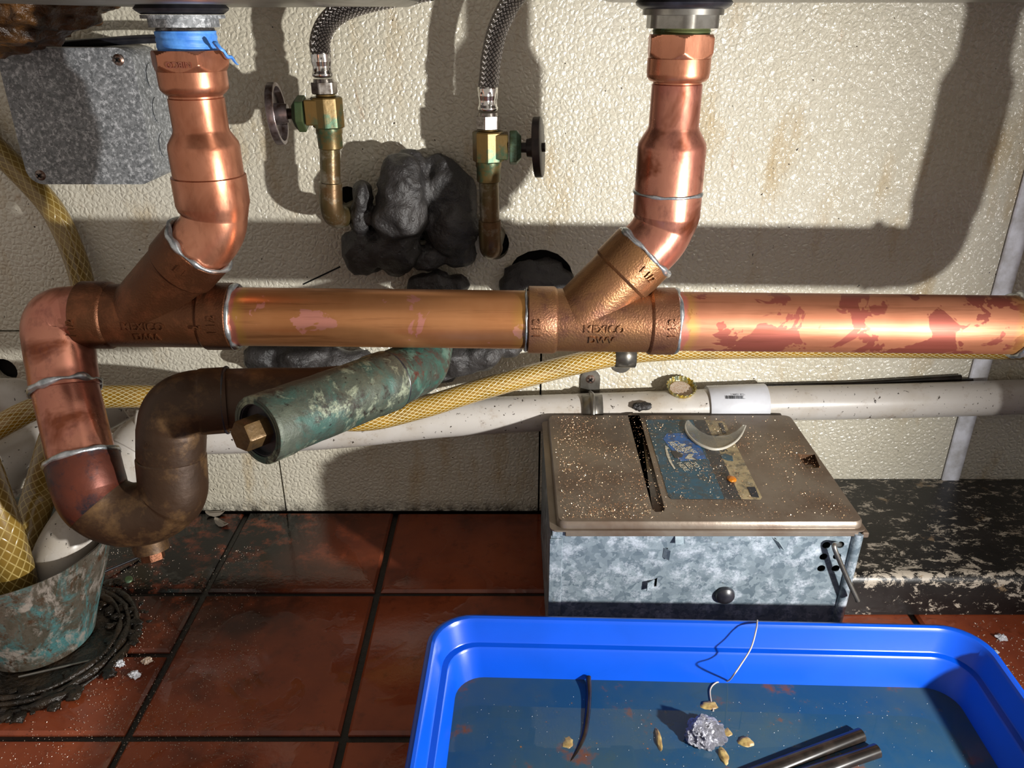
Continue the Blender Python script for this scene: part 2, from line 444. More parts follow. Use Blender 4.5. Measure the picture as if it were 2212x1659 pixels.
M_tape = simple('blue_thread_tape', '#5a9bea', .5, 0, '#3f7fd6', 160, bscale=400, bstr=.3)
M_blue = simple('blue_plastic', '#0044b4', .28, 0, '#0040a8', 12, bscale=160, bstr=.05)
M_water = m_water()
M_black = simple('wet_black_plastic', '#14110f', .2, 0, '#241e1a', 80)
M_white = simple('white_plastic', '#c6c8cf', .35, 0, '#b4b4b8', 30)
M_paint = simple('white_strip_paint', '#e3e5ef', .4, 0, '#b9b8ba', 50)
M_grease = simple('caked_grease', '#2a1a0c', .3, 0, '#5a3a18', 55, bscale=120, bstr=1, bdist=.004)
M_filing = simple('copper_filings', '#e3a878', .25, .9, '#f0d8b8', 900)
M_grit = simple('pale_grit', '#b89a80', .3, .2, '#d8cfc4', 900)
M_plinth = m_plinth()
M_ink = simple('dark_ink', '#20242c', .6)
M_screw = simple('rusty_screw', '#8f8078', .4, .7, '#5c3a28', 300)
M_mud = simple('wet_debris', '#15110d', .22, 0, '#2e2318', 60, bscale=140, bstr=1, bdist=.003)

# ------------------------------------------------------------------ setting
def wz(v): return zat(v, WALL)
def wx(u, v): return at(u, v, WALL).x
wall = obj('wall_back', box(bmesh.new(), -1.1, 1.1, WALL + .012, WALL + .03, -.01, 1.0), M_dark); tag(wall, kind='structure')
wf = ((0, WALL, 0), (1, 0, 0), (0, 0, 1), (0, -1, 0))
def wp(u, v): p = at(u, v, WALL); return p.x, p.z
h1 = circle(*wp(1073, 527), .011, 20, ry=.014); h2 = circle(*wp(1166, 612), .031, 36, jit=.03)
h3 = circle(*wp(752, 425), .009, 16); h4 = circle(*wp(905, 440), .030, 30, ry=.035, jit=.02)
h5 = circle(*wp(10, 800), .012, 18)
seam_z = .2005
def panel(x0, x1, z0, z1, holes=(), name='panel'):
    g = .0009
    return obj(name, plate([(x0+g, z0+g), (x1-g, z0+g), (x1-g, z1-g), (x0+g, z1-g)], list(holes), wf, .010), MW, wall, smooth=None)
XS1, XS2, XT = wx(606, 1020), wx(1165, 1000), .4365
panel(-1.1, XT, seam_z, .99, [h1, h2, h3, h4])
panel(-1.1, XS1, .0, seam_z, [h5]); panel(XS1, XS2, .0, seam_z); panel(XS2, XT, .0, seam_z)
panel(XT, 1.1, .0, .99)
a_, b_ = at(655, 614, WALL), at(735, 576, WALL); obj('cut_line', tube([a_, b_], .0007, n=8), M_dark, wall, None)
tr = obj('trim_1', box(bmesh.new(), XT - .001, XT + .0165, WALL - .0035, WALL, .036, .99, .001, 1), M_paint); tag(tr, kind='structure')
floor = obj('floor', box(bmesh.new(), -1.1, 1.1, -.3, WALL + .012, -.03, -.0035), M_grout); tag(floor, kind='structure')
TX, TY, TP = -.2752, .5573, .1548
def tile(x0, x1, y0, y1):
    g = .0028; dz = random.uniform(-.0006, .0004); s = random.uniform(-.0004, .0004)
    bm = bmesh.new(); b = .0022
    A = [bm.verts.new((x, y, -.006)) for x, y in ((x0+g, y0+g), (x1-g, y0+g), (x1-g, y1-g), (x0+g, y1-g))]
    B = [bm.verts.new((x, y, -b + dz)) for x, y in ((x0+g, y0+g), (x1-g, y0+g), (x1-g, y1-g), (x0+g, y1-g))]
    C = [bm.verts.new((x, y, dz)) for x, y in ((x0+g+b, y0+g+b), (x1-g-b, y0+g+b), (x1-g-b, y1-g-b), (x0+g+b, y1-g-b))]
    for P, Q in ((A, B), (B, C)):
        for i in range(4): bm.faces.new((P[i], P[(i+1) % 4], Q[(i+1) % 4], Q[i]))
    bm.faces.new(C)
    return obj('tile', bm, MT, floor, smooth=None)
for i in range(-4, 6):
    for j in range(-4, 1):
        x0, y0 = TX + i*TP, TY + j*TP
        if i == -1 and j == -1:
            ym = atz(330, 1410, 0).y; tile(x0, x0+TP, y0, ym); tile(x0, x0+TP, ym, y0+TP); continue
        tile(x0, x0+TP, y0, min(y0+TP, WALL + .001))

# ------------------------------------------------------------------ sink above
sinks = thing('sink', (0, .5, .4735), 'stainless steel double bowl sink seen from underneath at the top edge', 'sink')
def bowl(x0, x1, y0, y1, z):
    bm = bmesh.new(); rings = []
    for ins, zz in ((.0, .10), (.0, .012), (.004, .003), (.014, 0)):
        rings.append([bm.verts.new((x, y, z+zz)) for x, y in rrect(x0+ins, x1-ins, y0+ins, y1-ins, .03-ins*.5, 6)])
    for A, B in zip(rings, rings[1:]):
        for i in range(len(A)): bm.faces.new((A[i], A[(i+1) % len(A)], B[(i+1) % len(A)], B[i]))
    bm.faces.new(rings[-1]); bm.faces.new(list(reversed(rings[0])))
    bmesh.ops.recalc_face_normals(bm, faces=bm.faces); return bm
obj('bowl', bowl(-.285, -.06, .30, .66, .4715), M_steel, sinks)
obj('bowl', bowl(.055, .62, .30, .655, .4745), M_steel, sinks)
lb = box(bmesh.new(), .449, .60, .49, .53, .012, .4735, .004); shade_post = obj('shade_post', lb, M_steel, sinks)  # unseen post, added to cast the shadow at the wall's right end
obj('foot', tube([(.515, .51, .0005), (.515, .51, .014)], .014, n=20), M_rubber, shade_post)  # base of the added shade post

# ------------------------------------------------------------------ copper drain line
RY = .52
drain = thing('copper_drain_line', (0, RY, .27), 'new copper drain line with two bronze wye fittings crossing the wall', 'drain pipe')
def runv(u): return 684 + (u - 520) * .0108
def run(u): return at(u, runv(u), RY)
axis = (run(2100) - run(300)).normalized()
def wye(label, ul0, ul1, ur0, ur1, bend, by, jx, mat, tw_end):
    Rh, Rb = .0236, .0220
    a, b, c, d = run(ul0), run(ul1), run(ur0), run(ur1)
    def e(p, q): return (q - p).length
    la, lb_, lc, ld_ = 0, e(a, b), e(a, c), e(a, d)
    bm = bmesh.new()
    sweep(bm, [a, d], [(0, Rh - .003), (0, Rh-.0006), (.0006, Rh), (lb_-.0012, Rh), (lb_, Rh-.0006), (lb_+.001, Rb), (lc-.001, Rb), (lc, Rh-.0006), (lc+.001, Rh), (ld_-.0006, Rh), (ld_, Rh-.0006), (ld_, Rh-.003)], n=72)
    j = run(jx); en = at(bend[0], bend[1], by); L = e(j, en); hub = .0215
    sweep(bm, [j, en], [(0, Rb), (L-hub-.001, Rb), (L-hub, Rh-.0006), (L-hub+.001, Rh), (L-.0006, Rh), (L, Rh-.0006), (L, Rh-.003)], n=72)
    # cast fillet in the crotch between branch and run
    bd = (en - j).normalized(); cr = j + (axis + bd).normalized() * .0
    o = obj('wye_fitting', bm, mat, drain, 30); o['label'] = label
    return o, j, en, bd, a, b, c, d
W1 = wye('dark bronze wye fitting', 182, 243, 447, 508, (430, 532), .512, 300, M_brass_dark, 0)
W2 = wye('golden bronze wye fitting', 1140, 1199, 1400, 1455, (1390, 545), .527, 1243, M_brass, 0)
# lettering wrapped on the run
def on_run(uc, vc, rot=0, flip=1, R=.0222):
    p = run(uc); d = ray(uc, vc)
    # angle around pipe axis where the view ray meets the surface
    best = None
    for k in range(-60, 100):
        ph = radians(k); q = p + Vector((0, -cos(ph), sin(ph))) * R; dq = q - CAM
        vv = CY - F * (dq.dot(Vector((0, sin(PITCH), cos(PITCH)))) / dq.dot(Vector((0, cos(PITCH), -sin(PITCH)))))
        if best is None or abs(vv - vc) < best[0]: best = (abs(vv - vc), ph)
    ph0 = best[1]
    def f(x, y, h):
        y = y * flip
        if rot: x, y = -y * rot, x * rot
        ph = ph0 + y / R; c = p + axis * x
        return c + Vector((0, -cos(ph), sin(ph))) * (R + h)
    return f
def letter(t, size, uc, vc, mat, par, rot=0, flip=1, R=.0223, depth=.0016):
    bm = text_bm(t, size, depth, on_run(uc, vc, rot, flip, R), .00012)
    o = obj('raised_lettering', bm, mat, par, 20); return o
letter('MEXICO', .0076, 338, 706, M_brass_dark, W1[0]); letter('DWV', .0074, 341, 727, M_brass_dark, W1[0], flip=-1)
letter('MEXICO', .0074, 1298, 712, M_brass, W2[0]); letter('DWV', .0074, 1293, 735, M_brass, W2[0])
for t, u, v, W, m in (('1 1/2', 190, 712, W1, M_brass_dark), ('2', 452, 708, W1, M_brass_dark), ('1 1/2', 484, 704, W1, M_brass_dark), ('1 1/2', 1158, 711, W2, M_brass), ('1 1/2', 1439, 712, W2, M_brass)):
    letter(t, .0066, u, v, m, W[0], rot=1, R=.0240)
def letter_branch(W, t, m, s):
    j, en, bd = W[1], W[2], W[3]; side = bd.cross(Vector((0, -1, 0))).normalized(); front = side.cross(bd)
    if front.y > 0: front = -front
    R = .0237; c0 = en - bd * .009
    def f(x, y, h):
        ph = .25 + x / R
        return c0 + bd * y * s + (front * cos(ph) + (axis - bd*axis.dot(bd)).normalized() * sin(ph)) * (R + h)
    obj('raised_lettering', text_bm(t, .0068, .0016, f, .00015), m, W[0], 20)
letter_branch(W2, '1 1/2', M_brass, 1); letter_branch(W1, '1 1/2', M_brass_dark, 1)

def part(name, bm, mat, label=None, sm=35, par=None):
    o = obj(name, bm, mat, par or drain, sm)
    if label: o['label'] = label
    return o
p1a, p1b = run(505), run(1143)
part('pipe', tube([p1a, p1b], .02045, n=64), M_copper_run, 'orange oxidised copper pipe between the wyes')
p2a, p2b = run(1452), run(2196)
part('pipe', tube([p2a, p2b], .0207, n=64), M_copper_run2, 'stained copper pipe running off to the right')
def solder(c, ax, R, r=.0013, wob=.5, seed=0): part('solder_ring', torus_ring(bmesh.new(), c, ax, R, r, wob=wob, seed=seed), M_solder, None, 60)
solder(run(511), axis, .0216, .0019, .4, 1); solder(run(1136), axis, .0213, .0011, .4, 2); solder(run(1457), axis, .0216, .0017, .7, 3)
solder(run(2193), axis, .0215, .0022, .5, 4)
# right-hand elbow and third riser (only its start is inside the frame)
e3 = run(2196); e4 = run(2310)
pe = fillet([e3 - axis*.002, e4, Vector((e4.x + .004, RY, .345))], .058)
part('elbow', tube(pe, [(0, .0218), (.012, .0218), (.016, .0206), (.06, .0206), (.066, .0226), (-.001, .0226)], n=56), M_copper_pink)
part('riser', tube([Vector((e4.x+.004, RY, .34)), Vector((e4.x+.004, RY, .474))], [(0, .0226), (.035, .0226), (.048, .0165), (.075, .0165), (.078, .019), (.09, .0205), (.134, .0205)], n=48), M_copper_new)

# risers
def riser(X, Y, W, zs, mats, seed):
    j, en, bd = W[1], W[2], W[3]
    z = lambda v: zat(v, Y)
    zj = zs['joint']
    # 45 degree elbow
    a = en - bd * .006
    tt = (X - en.x) / bd.x if abs(bd.x) > 1e-5 else .02
    k = en + bd * tt; k.y = Y + (k.y - Y) * .2
    pth = fillet([a, Vector((X, Y, k.z)), Vector((X, Y, z(zj)))], .05, 16); L = polylen(pth)
    rs, rb = zs['r_small_e'], zs['r_big']
    soc = zs['socket']
    part('elbow', tube(pth, [(0, rs), (L-soc-.006, rs), (L-soc+.002, rb), (L-.0005, rb), (L, rb-.0008)], n=64), mats[0])
    solder(en + bd*.0008, bd, rs + .0014, .0019, .6, seed)
    # reducer
    prof = []
    z0 = z(zj)
    for v, r in zs['reducer']: prof.append((z(v) - z0, r))
    part('reducer', tube([(X, Y, z0), (X, Y, z0 + prof[-1][0] + .001)], prof, n=64), mats[1])
    return z
M_r1 = M_copper_new
z1 = riser(-.195, .515, W1, dict(joint=378, r_small_e=.0208, r_big=.0232, socket=.020,
    reducer=[(378, .0200), (377.9, .0219), (318, .0219), (308, .0213), (285, .0172), (278, .0168), (212, .0168), (210, .0160), (207, .0160)]), (M_copper_new, M_copper_new), 11)
z2 = riser(.1042, .53, W2, dict(joint=415, r_small_e=.0207, r_big=.0224, socket=.017,
    reducer=[(414, .0205), (413.5, .0222), (318, .0222), (308, .0216), (280, .0168), (272, .0160), (182, .0158), (180.5, .0150), (178, .0150)]), (M_copper_pink, M_copper_pink), 12)
solder(Vector((.1042, .53, zat(414, .53))), Vector((0, 0, 1)), .0222, .0010, .5, 13)
def adapter(X, Y, zf, vs, rn, rb, rh, off, lab):
    # neck, round bulb, hexagonal collar
    v0, v1, v2, v3 = vs; z0 = zf(v0)
    S = lambda v: zf(v) - z0
    pr = [(0, rn), (S(v0-3), rn), (S(v1+8), rb*.90), (S(v1), rb*.985), (S(v1-10), rb), (S(v2+6), rb), (S(v2), rb)]
    o = part('adapter', tube([(X, Y, z0), (X, Y, zf(v2))], pr, n=64), M_copper_new)
    zz0, zz1 = zf(v2 + 4), zf(v3); H = zz1 - zz0
    def hx(th, s, r):
        a = ((th + off) % (pi/3)) - pi/6; hexa = rh*.94 / cos(a); cone = rh*.91 + s*.75 if s < H*.6 else rh*.96 + (H - s)*1.2
        return min(hexa, cone, rh*1.075)
    part('hex_collar', tube([(X, Y, zz0), (X, Y, zz1)], rh, n=96, rfun=hx, step=H/24), M_copper_new, None, 25, o)
    return o
ad1 = adapter(-.195, .515, z1, (209, 192, 152, 108), .0162, .0204, .0218, radians(30), '')
ad2 = adapter(.1042, .53, z2, (180, 166, 126, 74), .0152, .0196, .0203, radians(5), '')
def flat_z(X, Y, zc, R, phi):
    def f(x, y, h):
        n = Vector((sin(phi), -cos(phi), 0)); t = Vector((cos(phi), sin(phi), 0))
        return Vector((X, Y, zc)) + n*(R + h) + t*(-x) + Vector((0, 0, 1))*(-y)
    return f
obj('stamped_lettering', text_bm('NIBCO', .0048, .0003, flat_z(-.195, .515, z1(136), .0211, radians(2)), .00005), M_copper_pink, ad1, 20)

# left end: 90 degree elbow, drop tube
eA = run(190); pcor = at(119, 688, .52); eB = at(141, 838, .497); dB = at(181, 1004, .466)
pth = fillet([eA, pcor, eB], .038, 18); L = polylen(pth)
part('elbow', tube(pth, [(0, .0208), (.012, .0212), (.02, .0226), (L-.022, .0226), (L-.016, .0222), (L-.0006, .0222), (L, .0215)], n=64), M_copper_pink)
part('pipe', tube([eB + (eB-dB)*.05, dB + (dB-eB)*.04], .0212, n=64), M_copper_pink, 'pinkish copper drop tube leaning to the trap')
solder(eB, (eB-dB), .0222, .0019, .9, 21); solder(dB + (eB-dB).normalized()*.0045, (eB-dB), .0226, .0022, .3, 22)

# ------------------------------------------------------------------ bronze P-trap
trap = thing('drain_trap', at(300, 1170, .47), 'old dark brown bronze P-trap bent in a U under the left copper pipe', 'drain trap')
uP = fillet([dB + (eB-dB)*.01, at(203, 1084, .455), at(262, 1114, .455), at(330, 1108, .457), at(377, 1072, .46), at(370, 985, .465)], [.05, .04, .04, .03], 12)
L = polylen(uP)
hub_l = .030
ub = tube(uP, [(0, .0212), (0, .0230), (.0008, .0232), (hub_l, .0229), (hub_l+.003, .0227), (L*.45, .0222), (L-.034, .0218), (L-.032, .0226), (L-.0008, .0228), (L, .0222)], n=64)
o = obj('u_bend', ub, M_trap, trap)
hk = (eB-dB).normalized(); hb = tube([dB + hk*.004, dB, dB - hk*.008] + [p for p in uP if .008 < (p-uP[0]).length < .030], [(0, .0225), (0, .0232), (.0012, .0240), (.003, .0238), (.0075, .0238), (.022, .0236), (.044, .0229)], n=64, caps=(False, False)); ho = obj('inlet_hub', hb, M_trap_hot, trap); ho['label'] = 'heat-scorched reddish inlet hub'
eP = fillet([at(370, 985, .465), at(372, 872, .468), at(492, 864, .478)], .034, 18); L = polylen(eP)
obj('elbow', tube(eP, [(0, .0215), (.0006, .0222), (.02, .0222), (.024, .0216), (L-.018, .0216), (L-.016, .0224), (L, .0224)], n=64), M_trap, trap)
aP = [at(486, 864, .478), at(680, 858, .488), at(790, 846, .50)]
obj('outlet_arm', tube(fillet(aP, .1), [(0, .0205), (.002, .0212), (.03, .0212), (.05, .0205), (.12, .0195)], n=56), M_trap, trap)
obj('joint_band', torus_ring(bmesh.new(), at(491, 864, .4785), (aP[1]-aP[0]), .0222, .0011), M_rubber, trap)
cb = at(318, 1150, .457); cdn = (at(330, 1200, .452) - cb); cdn.normalize()
obj('cleanout_boss', tube([cb - cdn*.004, cb + cdn*.014], [(0, .0145), (.008, .0125), (.018, .0118)], n=40), M_trap, trap)
obj('cleanout_plug', tube([cb + cdn*.0135, cb + cdn*.020], .0072, n=48, rfun=hexr(6, .3)), M_brass_dark, trap)
def trap_txt(t, size, u, v, ang, R=.0224):
    c = at(u, v, .45)
    def f(x, y, h):
        X, Yy = x*cos(ang) - y*sin(ang), x*sin(ang) + y*cos(ang)
        return c + Vector((X, 0, Yy)) - Vector((0, 0, 0))
    return f
def trap_letters(t, size, p, ctr, R, ang):
    n0 = (p - ctr).normalized(); ex = Vector((0, 0, 1)).cross(n0)*-1; ex = (Vector((1, 0, 0)) - n0*n0.x).normalized(); ey = n0.cross(ex)*-1
    if ey.z < 0: ey = -ey
    def f(x, y, h):
        X, Yy = x*cos(ang) - y*sin(ang), x*sin(ang) + y*cos(ang)
        d = n0*R + ex*X + ey*Yy; return ctr + d.normalized()*(R + h)
    return text_bm(t, size, .0010, f, .00012)
ec = at(368, 935, .467)
obj('raised_lettering', trap_letters('NIBCO', .0058, ec + Vector((-.004, -.02, .004)), ec, .0222, radians(58)), M_trap, trap, 20)

# ------------------------------------------------------------------ cleanout pipe
clean = thing('cleanout_pipe', at(700, 870, .45), 'green verdigris copper cleanout pipe with plugged open end below the long copper pipe', 'drain pipe')
gA, gB = at(556, 930, .41), at(838, 823, .50)
gd = (gB - gA).normalized(); gL = (gB - gA).length
def dent(th, s, r): return r * (1 + .02*noise.fractal(Vector((cos(th)*1.2, sin(th)*1.2, s*45)), .8, 2, 3) + .03*max(0, noise.noise(Vector((cos(th)*2, sin(th)*2, s*90+7)))-.25))
obj('barrel', tube([gA, gB], [(0, .0165), (0, .0208), (.0008, .0213), (.016, .0213), (.018, .0209), (gL-.018, .0209), (gL-.014, .0215), (gL-.0006, .0215), (gL, .0209)], n=64, rfun=dent, step=.003, caps=(False, True)), M_verd, clean)
eG = fillet([gB - gd*.004, at(912, 790, .548), at(930, 715, .605), at(930, 690, .69)], [.05, .04], 14)
obj('elbow', tube(eG, [(0, .0200), (.003, .0206), (.02, .0207), (.2, .0205)], n=60, rfun=dent, step=.004), M_verd2, clean)
obj('joint_band', torus_ring(bmesh.new(), gB, gd, .0208, .0009), M_rubber, clean)
capb = bmesh.new(); sweep(capb, [gA + gd*.010, gA - gd*.0002], [(0, .0168), (.004, .0168), (.006, .0150), (.0092, .0158), (.0094, .0182), (.0102, .0184)], n=56, caps=(True, False))
sweep(capb, [gA + gd*.004, gA + gd*.0055], .0168, n=56)
obj('plug_disc', capb, M_rubber, clean)
obj('plug_nut', tube([gA + gd*.006, gA - gd*.012], [(0, .0085), (.0165, .0085), (.018, .0078)], n=64, rfun=hexr(6, .5)), M_plug, clean)

# ------------------------------------------------------------------ sink drain tails
def tail(X, Y, zf, g, nut, thr, label, r, matn, nutm):
    t = thing('sink_drain', (X, Y, zf(g[0])), label, 'drain')
    z0, z1_ = zf(g[1]), zf(g[0])
    obj('gasket', tube([(X, Y, z0), (X, Y, z1_)], [(0, r[0]*.86), (.002, r[0]*.97), ((z1_-z0)*.6, r[0]), (z1_-z0, r[0]*.93)], n=56), M_rubber, t)
    a, b = zf(nut[1]), zf(nut[0]); H = b - a
    obj('locknut', tube([(X, Y, a), (X, Y, b)], [(0, r[1]), (H*.68, r[1]), (H*.7, r[2]), (H, r[2])], n=96, rfun=lambda th, s, rr: rr*(min(1/cos((th % (pi/3)) - pi/6), 1.09)*.97 if s < H*.69 else 1)), nutm, t, 30)
    a2, b2 = zf(thr[1]), zf(thr[0])
    pr = []; k = 0; s = 0
    while s < (b2 - a2): pr.append((s, r[3] + (.0006 if k % 2 else 0))); s += .0011; k += 1
    obj('threaded_tail', tube([(X, Y, a2), (X, Y, b2)], pr, n=48), matn, t)
    return t
tail(-.195, .515, z1, (10, 31), (32, 59), (57, 112), 'drain of the left bowl, black gasket and grey locknut above blue tape', (.0268, .0190, .0238, .0164), M_chrome_d, M_galv_box)
tail(.1042, .53, z2, (-4, 20), (20, 61), (58, 80), 'drain of the right bowl, black gasket and tarnished locknut on bare threads', (.0292, .0212, .0244, .0172), M_valve_g, M_steel)
tape = thing('thread_tape', (-.195, .515, z1(90)), 'blue plumber tape wound above the left copper hex collar', 'tape')
def twr(th, s, r): return r + .0004*abs(sin(s*900 + sin(th)*.8)) + .0002*noise.noise(Vector((th*2, s*600, 0)))
obj('wrap', tube([(-.195, .515, z1(110)), (-.195, .515, z1(67))], .0172, n=64, rfun=twr, step=.0006), M_tape, tape, 60)
tp = catmull([at(462, 92, .50), at(476, 102, .498), at(487, 116, .50), at(500, 124, .503), at(513, 137, .506)], 5)
bm = bmesh.new()
for q in range(3):
    pp = [p + Vector((0, .0008*q, -.0007*q + .0006*sin(i*.9 + q))) for i, p in enumerate(tp)]
    sweep(bm, pp, [(0, .0011), (-.006, .0007), (-.0001, .0003)], n=6, rfun=lambda th, s, r: r*(.4 + abs(cos(th))))
obj('loose_end', bm, M_tape, tape)

# ------------------------------------------------------------------ supply valves and hoses
def valve(side, X, vb, label, hl, vhose, pipe_path, Y=.635):
    """side -1: handle to the left"""
    top, bot = vb; zt, zb = zat(top, Y), zat(bot, Y)
    t = thing('stop_valve', (X, Y, zb), label, 'valve')
    R = .0115
    obj('body', tube([(X, Y, zb), (X, Y, zt)], [(0, R*.86), (.0012, R), (zt-zb-.001, R), (zt-zb, R*.93)], n=64, rfun=lambda th, s, r: r*min(1/cos((th % (pi/4)) - pi/8), 1.07)), M_valve, t, 20)
    bx = box(bmesh.new(), min(X, X+side*.0155), max(X, X+side*.0155), Y-.010, Y+.010, zb+.003, zt-.0015, .0008, 1); obj('side_boss', bx, M_valve, t)
    obj('collar', tube([(X, Y, zb-.0155), (X, Y, zb+.001)], [(0, .0082), (.0008, .0094), (.011, .0096), (.0125, .0102), (.0165, .0102)], n=48), M_valve, t)
    zc = (zt+zb)/2 - .0008
    obj('bonnet_nut', tube([(X+side*.0165, Y, zc), (X+side*.0255, Y, zc)], [(0, .0112), (.0006, .0122), (.0055, .0122), (.009, .0085)], n=72, rfun=lambda th, s, r: min(r*1.12, r*.98/cos(((th+.3) % (pi/3)) - pi/6))), M_valve_g, t, 25)
    obj('stem', tube([(X+side*.0245, Y, zc), (X+side*.037, Y, zc)], .0040, n=24), M_handle_d, t)
    hub = Vector((X+side*.036, Y, zc))
    ax = Vector((side, hl, .06*side)).normalized()
    hbm = bmesh.new(); sweep(hbm, [hub - ax*.006, hub + ax*.004], [(0, .0058), (0, .0068), (.004, .0076), (.010, .0080)], n=28)
    Rr = .0225
    def scal(th, s, r): return r*(1 + .012*sin(th*60)) if r > .019 else r
    # dished wheel with a rim
    sweep(hbm, [hub, hub + ax*.0062], [(0, .0200), (0, Rr), (.0004, Rr+.0004), (.0056, Rr+.0004), (.0062, Rr-.0006)], n=120, rfun=scal, caps=(False, True))
    sweep(hbm, [hub + ax*.0001, hub + ax*.0042], [(0, .0201), (.0041, .0190)], n=48, caps=(False, True))
    for v in hbm.verts:      # slightly oval wheel
        d = v.co - hub; v.co = hub + Vector((d.x, d.y*.80, d.z*1.0))
    obj('handle', hbm, M_handle if side < 0 else M_handle_d, t, 40)
    if side > 0: obj('handle_screw', tube([hub+ax*.006, hub+ax*.0085], .0035, n=20), M_handle_d, t)
    # coupling nut and threads for the hose
    n1, n0_ = vhose
    obj('thread', tube([(X, Y, zt-.0005), (X, Y, zat(n0_, Y)+.0005)], [(0, .0072), (.001, .0076), (.003, .0070)], n=32), M_valve, t)
    sp = obj('supply_stub', tube(pipe_path, [(0, .0079), (.001, .0079), (.4, .0079)], n=40), M_stub, t)
    return t, zc
X1 = at(708, 250, .635).x; X2 = at(1055, 315, .635).x
s1 = fillet([(X1-.0003, .635, zat(300, .635)), (X1-.0052, .635, zat(478, .635)), at(762, 455, .668), at(790, 440, .70)], [.018, .01], 12)
valve(-1, X1, (209, 277), 'brass angle stop valve with a grey round handle turned to the left', .0, (208, 204), s1)
s2 = fillet([(X2, .635, zat(372, .635)), (X2+.0005, .635, zat(545, .635)), Vector((X2+.006, .70, zat(545, .635)+.004))], [.012], 12)
valve(1, X2, (283, 350), 'brass angle stop valve with a blackened handle turned to the right', -.12, (282, 279), s2)
# couplings, elbows of the stubs
def elbow_of(path, i0, i1, r, par, m):
    bm = tube(path[i0:i1], [(0, r-.0008), (.0006, r), (-.0006, r), (-.0001, r-.0008)], n=40); return bm
for s, X, nm in ((s1, X1, 'left'), (s2, X2, 'right')):
    tt = [o for o in COL.objects if o.name.startswith('stop_valve')][0 if nm == 'left' else 1]
    z_ = s[1].z
    k = [Vector((s[0].x + (s[1].x-s[0].x)*.0, s[0].y, z_ + .014))] + s[1:14]
    k[0] = s[1] + (s[0]-s[1]).normalized()*.014
    obj('elbow', tube(k, [(0, .0084), (.0004, .0092), (.2, .0092)], n=40), M_stub, tt)
def crimp(th, s, r): return r*(1 - .07*max(0, sin(th*8)))
def hose(X, Y, vs, pts, label, grp):
    nb, nt, fb, ft = vs; t = thing('supply_hose', (X, Y, zat(nb, Y)), label, 'hose')
    z = lambda v: zat(v, Y)
    obj('coupling_nut', tube([(X, Y, z(nb)), (X, Y, z(nt))], [(0, .0080), (.0007, .0088), (z(nt)-z(nb)-.0025, .0088), (z(nt)-z(nb)-.0024, .0078), (z(nt)-z(nb), .0074)], n=72, rfun=lambda th, s, r: (r*.97/cos(((th+.2) % (pi/3)) - pi/6) if r > .0079 else r)), M_chrome_d, t, 20)
    H = z(ft) - z(fb)
    obj('crimp_sleeve', tube([(X, Y, z(fb)), (X, Y, z(ft))], [(0, .0070), (.001, .0080), (.003, .0081), (.004, .0074), (H*.45, .0072), (H*.6, .0078), (H*.65, .0080), (H*.95, .0081), (H, .0078)], n=64, rfun=lambda th, s, r: crimp(th, s, r) if .3*H < s < .75*H else r, step=.001), M_chrome, t, 50)
    P = catmull([(X, Y, z(ft)-.002)] + pts, 12)
    obj('braided_sleeve', tube(P, .0076, n=36), M_braid, t, 60)
    return t
hose(X1-.0006, .635, (203, 170, 167, 113), [at(691, 92, .635), at(702, 58, .635), at(728, 30, .632), at(770, 10, .628), at(830, -5, .622), at(930, -25, .60)], 'braided steel supply hose curving right above the left valve', '')
hose(X2, .635, (279, 243, 240, 187), [at(1057, 168, .635), at(1061, 125, .635), at(1073, 70, .635), at(1096, 18, .633), at(1122, -20, .63), at(1150, -55, .628)], 'braided steel supply hose rising above the right valve', '')

# ------------------------------------------------------------------ foam in the wall holes
def foam(name, label, lumps, seed, vox=.0022):
    bm = bmesh.new(); c = Vector((0, 0, 0))
    for i, (u, v, Y, rx, ry, rz) in enumerate(lumps):
        p = at(u, v, Y); c += p/len(lumps); blob(bm, p, (rx, ry, rz), seed + i*1.3, .25, 1.6, 3)
    o = obj(name, bm, M_foam, None, None, loc=c)
    m = o.modifiers.new('r', 'REMESH'); m.mode = 'VOXEL'; m.voxel_size = vox; m.use_smooth_shade = True
    s = o.modifiers.new('s', 'SMOOTH'); s.iterations = 3; s.factor = .5
    tag(o, label, 'foam', 'sealing foam lumps around the wall holes'); return o
foam('foam_sealant', 'large lumpy black foam mass beside the left supply stub', [
    (783, 425, .655, .008, .016, .015), (780, 470, .656, .010, .016, .014), (785, 540, .660, .020, .018, .020), (800, 565, .664, .014, .012, .010),
    (868, 395, .650, .019, .020, .022), (865, 460, .648, .023, .022, .026), (850, 530, .655, .024, .018, .022), (885, 355, .665, .013, .012, .012), (856, 575, .664, .013, .010, .009),
    (965, 430, .668, .026, .014, .034), (975, 490, .664, .024, .014, .024), (990, 545, .668, .015, .010, .013), (925, 560, .666, .014, .010, .012), (948, 375, .672, .018, .008, .016)], 3)
foam('foam_sealant', 'small pointed black foam bit right above the long copper pipe', [(918, 618, .670, .017, .010, .012), (945, 606, .670, .012, .010, .010), (985, 616, .672, .012, .009, .010)], 9, .0015)
foam('foam_sealant', 'black foam filling the round hole behind the right wye branch', [(1130, 605, .680, .018, .012, .018), (1175, 605, .682, .022, .010, .020), (1100, 618, .676, .010, .010, .010), (1210, 615, .684, .014, .009, .016)], 14)
foam('foam_sealant', 'dark foam behind the brown outlet arm, left of the green pipe', [(580, 770, .668, .024, .014, .016), (650, 775, .664, .026, .018, .018), (720, 780, .666, .024, .014, .014), (780, 775, .672, .012, .008, .010)], 21)
foam('foam_sealant', 'grey lit foam wedge between green elbow and yellow hose', [(985, 775, .660, .022, .018, .016), (1040, 765, .660, .020, .016, .014), (1095, 752, .668, .014, .012, .009), (960, 800, .664, .014, .014, .012)], 30)

